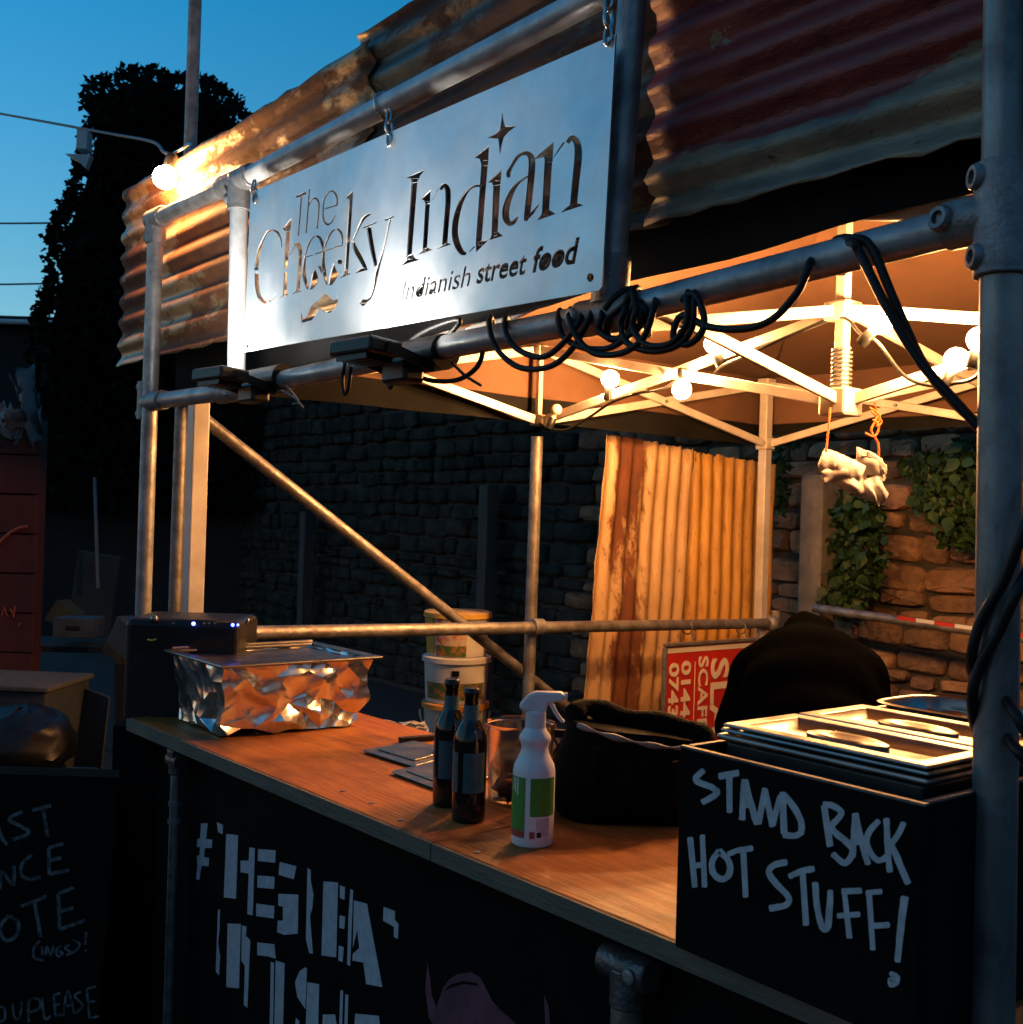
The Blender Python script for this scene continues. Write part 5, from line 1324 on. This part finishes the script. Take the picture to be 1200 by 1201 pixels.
CH = [[(-12,520),(5,575),(25,602)], [(75,490),(30,515),(60,535),(95,555),(85,570),(40,585)], [(108,486),(172,470)], [(145,480),(160,575)],
      [(0,752),(6,692),(45,735),(46,672)], [(106,634),(75,665),(72,700),(95,716),(136,710)], [(163,612),(166,702)], [(163,612),(212,598)], [(165,655),(205,645)], [(166,700),(232,685)],
      [(30,838),(5,870),(8,910),(30,922),(58,900),(60,860),(30,838)], [(70,808),(156,774)], [(116,795),(136,910)], [(195,766),(200,886)], [(195,766),(248,744)], [(198,826),(246,812)], [(200,886),(286,854)],
      [(134,922),(112,950),(116,980),(146,988)], [(140,940),(142,970)], [(153,970),(157,942),(171,970),(178,938)], [(205,938),(188,955),(195,976),(210,964),(198,958)], [(233,934),(218,948),(236,960),(222,972)], [(242,918),(266,932),(258,952),(238,966)],
      [(289,893),(286,936)], [(285,953),(287,958)],
      [(-10,1140),(14,1150),(16,1185),(-8,1196)], [(42,1132),(48,1178),(66,1180),(72,1128)], [(96,1196),(98,1126),(128,1118),(134,1146),(102,1162)], [(140,1114),(150,1182),(170,1174)], [(180,1104),(186,1176)], [(180,1104),(202,1098)], [(183,1140),(200,1134)], [(186,1176),(207,1168)],
      [(212,1176),(226,1090),(250,1166)], [(217,1142),(242,1136)], [(272,1092),(250,1108),(276,1138),(254,1166)], [(290,1084),(300,1182)], [(290,1084),(320,1076)], [(294,1130),(318,1124)], [(300,1182),(332,1174)]]
for i, st in enumerate(CH):
    big = st[0][1] < 915 and i < 17
    P = [(x / 2.853, 780 + y / 2.853) for x, y in st]
    L, Rr = stroke_edges([(x, y, (4.4 if big else 3.0)) for x, y in P], None, True, 5)
    off = .0006 + .00005 * i
    MB().strip([onA(*q, off) for q in L], [onA(*q, off) for q in Rr], an * .0004).build('chalk_stroke', M['chalk'], ab)
# ------------------------------------------------------------------ cables
def coil(mb, p0, p1, turns, r0, droop, seed, n=22):
    rng = random.Random(seed); pts = []
    ax = (p1 - p0).normalized(); up = Vector((0, 0, 1)); sd = ax.cross(up).normalized()
    tot = int(turns * n); dr = [droop * rng.uniform(.5, 1.3) for _ in range(int(turns) + 2)]
    for i in range(tot + 1):
        t = i / n; c = p0.lerp(p1, i / tot); a = 2 * math.pi * t
        dz = math.sin(a) * r0; k = int(t)
        if math.sin(a) < 0: dz += math.sin(a) * dr[k]
        pts.append(c + sd * (math.cos(a) * r0) + up * dz + ax * (0.03 * math.sin(a + k)))
    return pts
cb = thing('power_cable', A(700, 375), 'black power cable looped around the lower front tube beneath the sign', 'cable')
mb = MB(); mb.path(coil(mb, A(726, 366), A(758, 359), 3, .032, .012, 5), .0056, 8); mb.build('loop', M['black_rubber'], cb, smooth=60)
for k, q in enumerate([[(574, 386), (585, 412), (610, 431), (645, 430), (672, 408), (692, 372)], [(592, 386), (605, 408), (635, 419), (660, 403), (680, 376)],
          [(668, 376), (680, 400), (700, 415), (730, 414), (755, 396), (767, 362)], [(655, 378), (662, 396), (685, 408), (715, 408), (738, 391), (746, 364)],
          [(733, 364), (728, 382), (737, 403), (765, 412), (795, 405), (812, 384), (814, 352)], [(746, 362), (743, 386), (760, 405), (788, 402), (806, 378), (806, 352)], [(706, 370), (703, 388), (722, 398), (748, 386), (752, 362)]]):
    a, b = q[0], q[-1]
    pts = [onY(a[0] + 6, a[1] + 4, FY + .036)[:], onY(a[0] + 2, a[1] - 14, FY + .004)[:]] + [onY(x, y, FY - .033 - .004 * (k % 3))[:] for x, y in q] + [onY(b[0] + 3, b[1] - 14, FY + .004)[:], onY(b[0] + 2, b[1] + 6, FY + .036)[:]]
    MB().path(cat_rom(pts, 6), .0054, 8).build('loop', M['black_rubber'], cb, smooth=60)
sw = [(800, 352), (815, 345), (826, 372), (822, 392), (806, 404), (790, 395), (800, 370), (830, 383), (870, 386), (905, 375), (934, 345), (945, 322)]
MB().path(cat_rom([onY(x, y, FY - .035)[:] for x, y in sw] + [onY(952, 305, FY - .02)[:], onY(960, 312, FY + .04)[:]], 5), .0055, 8).build('loop', M['black_rubber'], cb, smooth=60)
MB().path(cat_rom([A(*q)[:] for q in [(520, 400), (540, 375), (500, 388), (470, 410), (452, 430), (458, 455), (470, 430), (500, 445), (535, 446), (560, 430), (568, 405)]], 5), .005, 8).build('loop', M['black_rubber'], cb, smooth=60)
MB().path(cat_rom([A(*q)[:] for q in [(530, 425), (545, 440), (564, 452)]], 4), .003, 6).build('cable_end', M['black_rubber'], cb, smooth=60)
MB().path(cat_rom([onY(*q, FY - .03)[:] for q in [(405, 425), (402, 445), (404, 462), (409, 455), (412, 430)]], 4), .0045, 6).build('loop', M['black_rubber'], cb, smooth=60)
for q in [[(330, 458), (345, 466), (356, 478)], [(336, 452), (350, 470), (343, 474)]]:
    MB().path(cat_rom([onY(*p, FY - .03)[:] for p in q], 4), .0022, 5).build('cable_tie', M['fitting'], cb)
hc = thing('hanging_cable', A(1010, 290), 'pair of black cables draped over the front tube and down to the near post', 'cable')
for (dx, path) in ((0, [(985, 300), (1000, 284), (1010, 300), (1040, 360), (1080, 425), (1120, 470), (1152, 505), (1190, 540)]), (1, [(975, 292), (1000, 280), (1022, 290), (1048, 350), (1085, 430), (1125, 478), (1155, 502), (1200, 545)])):
    MB().path(cat_rom([onY(x, y, FY - .034 + .01 * dx + max(0, (x - 1040) * .0003))[:] for x, y in [(path[0][0] - 4, path[0][1] + 0)] + path[1:]][0:0] + [onY(path[0][0] + 2, path[0][1] + 22, FY + .05)[:], onY(path[0][0] + 4, path[0][1] - 8, FY + .03)[:]] + [onY(x, y, FY - .034 + .01 * dx + max(0, (x - 1040) * .0003))[:] for x, y in path[1:]], 6), .0062, 8).build('strand', M['black_rubber'], hc, smooth=60)
wc = thing('wrapped_cable', A(1165, 760), 'thick black cable winding around the near right post above the hot box', 'cable')
for path, back0, back1 in (([(1205, 610), (1178, 680), (1152, 725), (1141, 762)], (1225, 560), (1150, 815)), ([(1195, 690), (1172, 740), (1150, 780), (1141, 812)], (1222, 640), (1152, 868)),
                           ([(1190, 835), (1205, 862), (1225, 885)], (1168, 805), None), ([(1192, 878), (1205, 893), (1225, 910)], (1170, 850), None)):
    pts = [onY(*back0, FY + .02)[:]] + [onY(x, y, FY - .033)[:] for x, y in path]
    if back1: pts += [onY(back1[0] - 9, back1[1] - 22, FY - .012)[:], onY(*back1, FY + .035)[:], onY(back1[0] + 26, back1[1] + 22, FY + .04)[:]]
    MB().path(cat_rom(pts, 6), .0066, 8).build('strand', M['black_rubber'], wc, smooth=60)

# ------------------------------------------------------------------ pale cloth bundle hung from the hub
M['pale_cloth'] = mat('pinkish_white_cloth', (0.56, 0.53, 0.54), (0.46, 0.42, 0.44), 10, 0.8, bump=.3, bscale=25)
M['cord'] = mat('orange_cord', (0.62, 0.12, 0.025), rough=.7)
CD = 3.3
cl = thing('cloth_bundle', onD(1000, 590, CD), 'knotted pinkish-white cloth hanging from the gazebo hub on orange cords', 'cloth')
D_ = lambda x, y, d=0.0: onD(x, y, CD + d)
def roll(ctrl, nm, prof):
    pts = cat_rom([D_(*c)[:] for c in ctrl], 6); N = len(pts); rr = [prof[0] + (prof[1] - prof[0]) * i / (N - 1) for i in range(N)]
    mb = MB(); mb.path(pts, rr, 16)
    rg = random.Random(N)
    mb.v = [v + Vector((rg.gauss(0, .0022), rg.gauss(0, .0022), rg.gauss(0, .0022))) for v in mb.v]
    return mb.build(nm, M['pale_cloth'], cl, smooth=50)
def sheet(quad, nm, n=9, fold=.012, ph=0.0):
    a, b, c, d = quad; mb = MB(); vs = []
    for i in range(n + 1):
        for j in range(n + 1):
            u, v = i / n, j / n; p = D_(*a).lerp(D_(*b), u).lerp(D_(*d).lerp(D_(*c), u), v)
            vs.append(p - FWD0 * (fold * math.sin(u * 9 + ph + 2 * v) + fold * .6 * math.sin(v * 7 + ph)) - FWD0 * .03 * math.sin(math.pi * u) * math.sin(math.pi * v))
    mb.add(vs, [(i * (n + 1) + j, (i + 1) * (n + 1) + j, (i + 1) * (n + 1) + j + 1, i * (n + 1) + j + 1) for i in range(n) for j in range(n)])
    o = mb.build(nm, M['pale_cloth'], cl, smooth=60, fix=False); sm = o.modifiers.new('t', 'SOLIDIFY'); sm.thickness = .003
    s2 = o.modifiers.new('s', 'SUBSURF'); s2.levels = s2.render_levels = 1
roll([(964, 541, .03), (980, 545, .015), (996, 551, 0), (1010, 556, -.005)], 'cloth_roll', (.041, .030))
sheet([(962, 553), (1006, 538), (1018, 556), (966, 566)], 'cloth_fold', n=12, fold=.006, ph=1.2)
sheet([(966, 560), (1018, 552), (1016, 586), (994, 576)], 'cloth_fold', n=12, fold=.008, ph=2.5)
sheet([(1004, 524), (1030, 536), (1038, 558), (1004, 556)], 'cloth_fold', n=12, fold=.006, ph=.3)
roll([(1010, 532, -.012), (1024, 536, -.016), (1034, 546, -.012), (1036, 557, -.005), (1030, 566, 0)], 'cloth_loop', (.013, .008))
sheet([(1014, 562), (1030, 558), (1043, 580), (1030, 595)], 'cloth_tail', fold=.006, ph=.8)
sheet([(1006, 566), (1020, 562), (1032, 592), (1018, 586)], 'cloth_tail', fold=.005, ph=2)
for path in ([(974, 478), (972, 500), (969, 530)], [(1026, 472), (1028, 490), (1022, 505), (1030, 520), (1031, 535)], [(1020, 478), (1032, 488), (1028, 500), (1034, 494), (1022, 482)], [(1015, 508), (1026, 512), (1031, 500), (1024, 492)]):
    MB().path(cat_rom([D_(*q)[:] for q in path], 5), .0034, 6).build('cord', M['cord'], cl, smooth=60)

# ------------------------------------------------------------------ person in black, bent over behind the counter
M['shirt'] = mat('black_shirt', (0.002, 0.002, 0.002), (0.0035, 0.0035, 0.0035), 9, 0.95, bump=.5, bscale=14, spec=.0)
M['skin'] = mat('skin', (0.40, 0.22, 0.15), rough=.55)
M['hair'] = mat('dark_hair', (0.012, 0.009, 0.007), rough=.5)
M['trousers'] = mat('black_trousers', (0.010, 0.010, 0.012), rough=.9)
pel = onD(952, 925, 2.50)
per = thing('person', (pel.x, pel.y, 0), 'person in a black top bent over with back turned behind the hot box', 'person')
def skinned(name, verts, edges, radii, mt, parent, sub=2, root=0):
    me = bpy.data.meshes.new(name); w = Vector(parent.location)
    me.from_pydata([Vector(v) - w for v in verts], edges, [])
    o = bpy.data.objects.new(name, me); COL.objects.link(o); o.parent = parent
    sk = o.modifiers.new('skin', 'SKIN'); sk.use_smooth_shade = True
    for i, r in enumerate(radii):
        sv = me.skin_vertices[0].data[i]; sv.radius = (r, r) if not isinstance(r, tuple) else r
        sv.use_root = (i == root)
    sb = o.modifiers.new('sub', 'SUBSURF'); sb.levels = sb.render_levels = sub
    me.materials.append(mt); return o
X = lambda px, py, d: onD(px, py, d)
def ell(mb, c, a, b, cc, n=12):
    """ellipsoid: a across the view, b along it, cc upward"""
    t = MB(); t.ball((0, 0, 0), 1.0, n)
    mb.add([c + RT0 * (v.x * a) + FWD0 * (v.y * b) + Vector((0, 0, v.z * cc)) for v in t.v], t.f)
def fused(mb, name, mt, vox=0.014, it=8):
    o = mb.build(name, mt, per)
    r = o.modifiers.new('fuse', 'REMESH'); r.mode = 'VOXEL'; r.voxel_size = vox; r.use_smooth_shade = True
    s_ = o.modifiers.new('relax', 'SMOOTH'); s_.iterations = it; s_.factor = 0.5
    return o
hipL, hipR = X(905, 940, 2.5), X(1000, 940, 2.48)
fL, fR = Vector((hipL.x, hipL.y + .02, .04)), Vector((hipR.x + .03, hipR.y, .04))
kL, kR = Vector((hipL.x + .03, hipL.y + .03, .52)), Vector((hipR.x + .03, hipR.y + .03, .52))
toe = Vector((-.10, .14, 0))
sL, eL, wL = X(893, 800, 2.77), X(864, 852, 2.74), X(886, 884, 2.98)
sR, eR, wR = X(1003, 802, 2.75), X(1026, 852, 2.68), X(1000, 886, 2.93)
hd = X(945, 800, 3.06)
def build_body(g, trunk):
    mb = MB()
    ell(mb, X(948, 792, 2.76), .165 - g, .135 - g, .13 - g); ell(mb, X(948, 822, 2.68), .172 - g, .135 - g, .14 - g)
    ell(mb, X(949, 870, 2.6), .165 - g, .13 - g, .15 - g); ell(mb, X(950, 935, 2.5), .17 - g, .14 - g, .13 - g)
    for s_, e_, w_ in ((sL, eL, wL), (sR, eR, wR)):
        ell(mb, s_, .085 - g, .09 - g, .10 - g); mb.path([s_, s_.lerp(e_, .5), e_], [.074 - g, .068 - g, .058 - g], 14); ell(mb, e_, .058 - g, .058 - g, .058 - g)
        mb.path([e_, e_.lerp(w_, .5), w_], [.056 - g, .05 - g, .042 - g], 12)
    mb.path([X(946, 770, 2.83), X(945, 742, 2.88), X(945, 752, 2.95)], [.085 - g, .062 - g, .056 - g], 14)
    ell(mb, X(944, 738, 2.88), .056 - g * .5, .05 - g * .5, .05 - g * .5)
    return mb
bm_ = build_body(.016, True)
ell(bm_, hd, .078, .098, .115); bm_.path([X(945, 750, 2.92), hd], [.055, .06], 12)      # bowed head
ell(bm_, hd + FWD0 * .095 - Vector((0, 0, .03)), .014, .022, .02, 8)                     # nose
for s_ in (-1, 1): ell(bm_, hd + RT0 * .08 * s_, .012, .025, .032, 8)                    # ears
for w_, s_ in ((wL, 1), (wR, -1)):
    p_ = w_ + FWD0 * .05 - Vector((0, 0, .02)); bm_.path([w_, p_], [.03, .034], 10); ell(bm_, p_ + FWD0 * .03, .036, .045, .018, 8)
    for k in range(4):
        r0 = p_ + FWD0 * .055 + RT0 * (.026 - .017 * k); L_ = (.062, .072, .068, .052)[k]
        bm_.path([r0, r0 + FWD0 * L_ * .5 - Vector((0, 0, .006)), r0 + FWD0 * L_ * .85 - Vector((0, 0, .028))], [.009, .0085, .007], 8)
    t0 = p_ + RT0 * .03 * s_; bm_.path([t0, t0 + RT0 * .022 * s_ + FWD0 * .03, t0 + RT0 * .022 * s_ + FWD0 * .055 - Vector((0, 0, .012))], [.012, .0105, .008], 8)
for h_, k_, f_ in ((hipL, kL, fL), (hipR, kR, fR)):
    bm_.path([h_, k_, f_ + Vector((0, 0, .05))], [.085, .055, .04], 12)
fused(bm_, 'body', M['skin'], .008, 5)
fused(build_body(0.0, True), 'shirt', M['shirt'], .014, 7)
tm = MB(); ell(tm, X(950, 945, 2.5), .172, .142, .12)
for h_, k_, f_ in ((hipL, kL, fL), (hipR, kR, fR)): tm.path([h_, k_, f_ + Vector((0, 0, .05))], [.115, .08, .065], 14)
fused(tm, 'trousers', M['trousers'], .014, 6)
hm = MB(); ell(hm, hd + Vector((0, 0, .018)) - FWD0 * .012, .086, .102, .112); hm.build('hair', M['hair'], per, smooth=60)
for f_ in (fL, fR):
    sm = MB(); sm.path([f_ - toe * .3, f_ + toe * .4, f_ + toe * 1.1], [.045, .05, .035], 12); sm.build('shoe', M['black_plastic'], per, smooth=60)

# ------------------------------------------------------------------ climbing plants on the lit wall
M['leafm'] = mat('green_leaf', (0.03, 0.075, 0.015), (0.014, 0.036, 0.008), 12, 0.5, spec=.3)
def leaf_mesh(seed):
    r = random.Random(seed); me = bpy.data.meshes.new('leaf')
    vs = [(0, 0, 0), (.32, .12, .05), (.42, .4, .06), (.22, .72, .02), (0, 1, -.08), (-.22, .72, .02), (-.42, .4, .06), (-.32, .12, .05), (0, .45, -.02)]
    vs = [(x * r.uniform(.8, 1.1), y, z + r.uniform(-.06, .06)) for x, y, z in vs]
    me.from_pydata(vs, [], [(0, 1, 8), (1, 2, 8), (2, 3, 8), (3, 4, 8), (4, 5, 8), (5, 6, 8), (6, 7, 8), (7, 0, 8)])
    me.materials.append(M['leafm']); me.polygons.foreach_set('use_smooth', [True] * 8); return me
LM = [leaf_mesh(i) for i in range(6)]
def climber(blobs, label, seed, nbig, nsmall, Y):
    rg = random.Random(seed); c0 = onY(*blobs[0][:2], Y)
    t = thing('climbing_plant', (c0.x, Y, 0), label, 'plant'); small = MB(); stems = MB()
    for (px, py, rx, ry) in blobs:
        a = onY(px, py + ry, Y + .25); b = onY(px + rg.uniform(-.3, .3) * rx, py - ry * .8, Y)
        m1 = a.lerp(b, .5) + Vector((rg.uniform(-.05, .05), -.04, 0)); stems.path(cat_rom([a[:], m1[:], b[:]], 5), .006, 6)
    tw = sum(b[2] * b[3] for b in blobs)
    for big, N in ((True, nbig), (False, nsmall)):
        for k in range(N):
            x = rg.random() * tw
            for b in blobs:
                x -= b[2] * b[3]
                if x <= 0: break
            an, q = rg.uniform(0, 2 * math.pi), math.sqrt(rg.random()) * (1.0 if big else 1.08)
            p = onY(b[0] + math.cos(an) * q * b[2], b[1] + math.sin(an) * q * b[3], Y - rg.uniform(0.0, .30 if big else .2))
            if big:
                o = bpy.data.objects.new('leaf', rg.choice(LM)); COL.objects.link(o); o.parent = t; o.location = p - t.location
                s_ = rg.uniform(.06, .105); o.scale = (s_ * .8, s_, s_); o.rotation_euler = (rg.gauss(-1.9, .5), rg.gauss(0, .5), rg.gauss(.5, .9))
            else: leaf(small, p, rg.uniform(.03, .07), rg)
    stems.build('stem', M['old_wood'], t, smooth=60)
    tag(small.build('foliage', M['leafm'], t, fix=False), kind='stuff')
climber([(1005, 640, 34, 60), (990, 690, 26, 32), (1010, 590, 22, 28)], 'leafy climber hanging down the wall beside the orange-lit post', 31, 60, 900, 5.44)
climber([(1112, 570, 38, 38), (1085, 545, 26, 16), (1125, 620, 26, 22), (1140, 530, 22, 18)], 'leafy climber at the top of the lit wall left of the near post', 33, 60, 900, 5.44)
climber([(930, 500, 14, 18), (915, 560, 9, 40)], 'small dark sprigs growing behind the white gazebo leg', 35, 10, 200, 5.4)
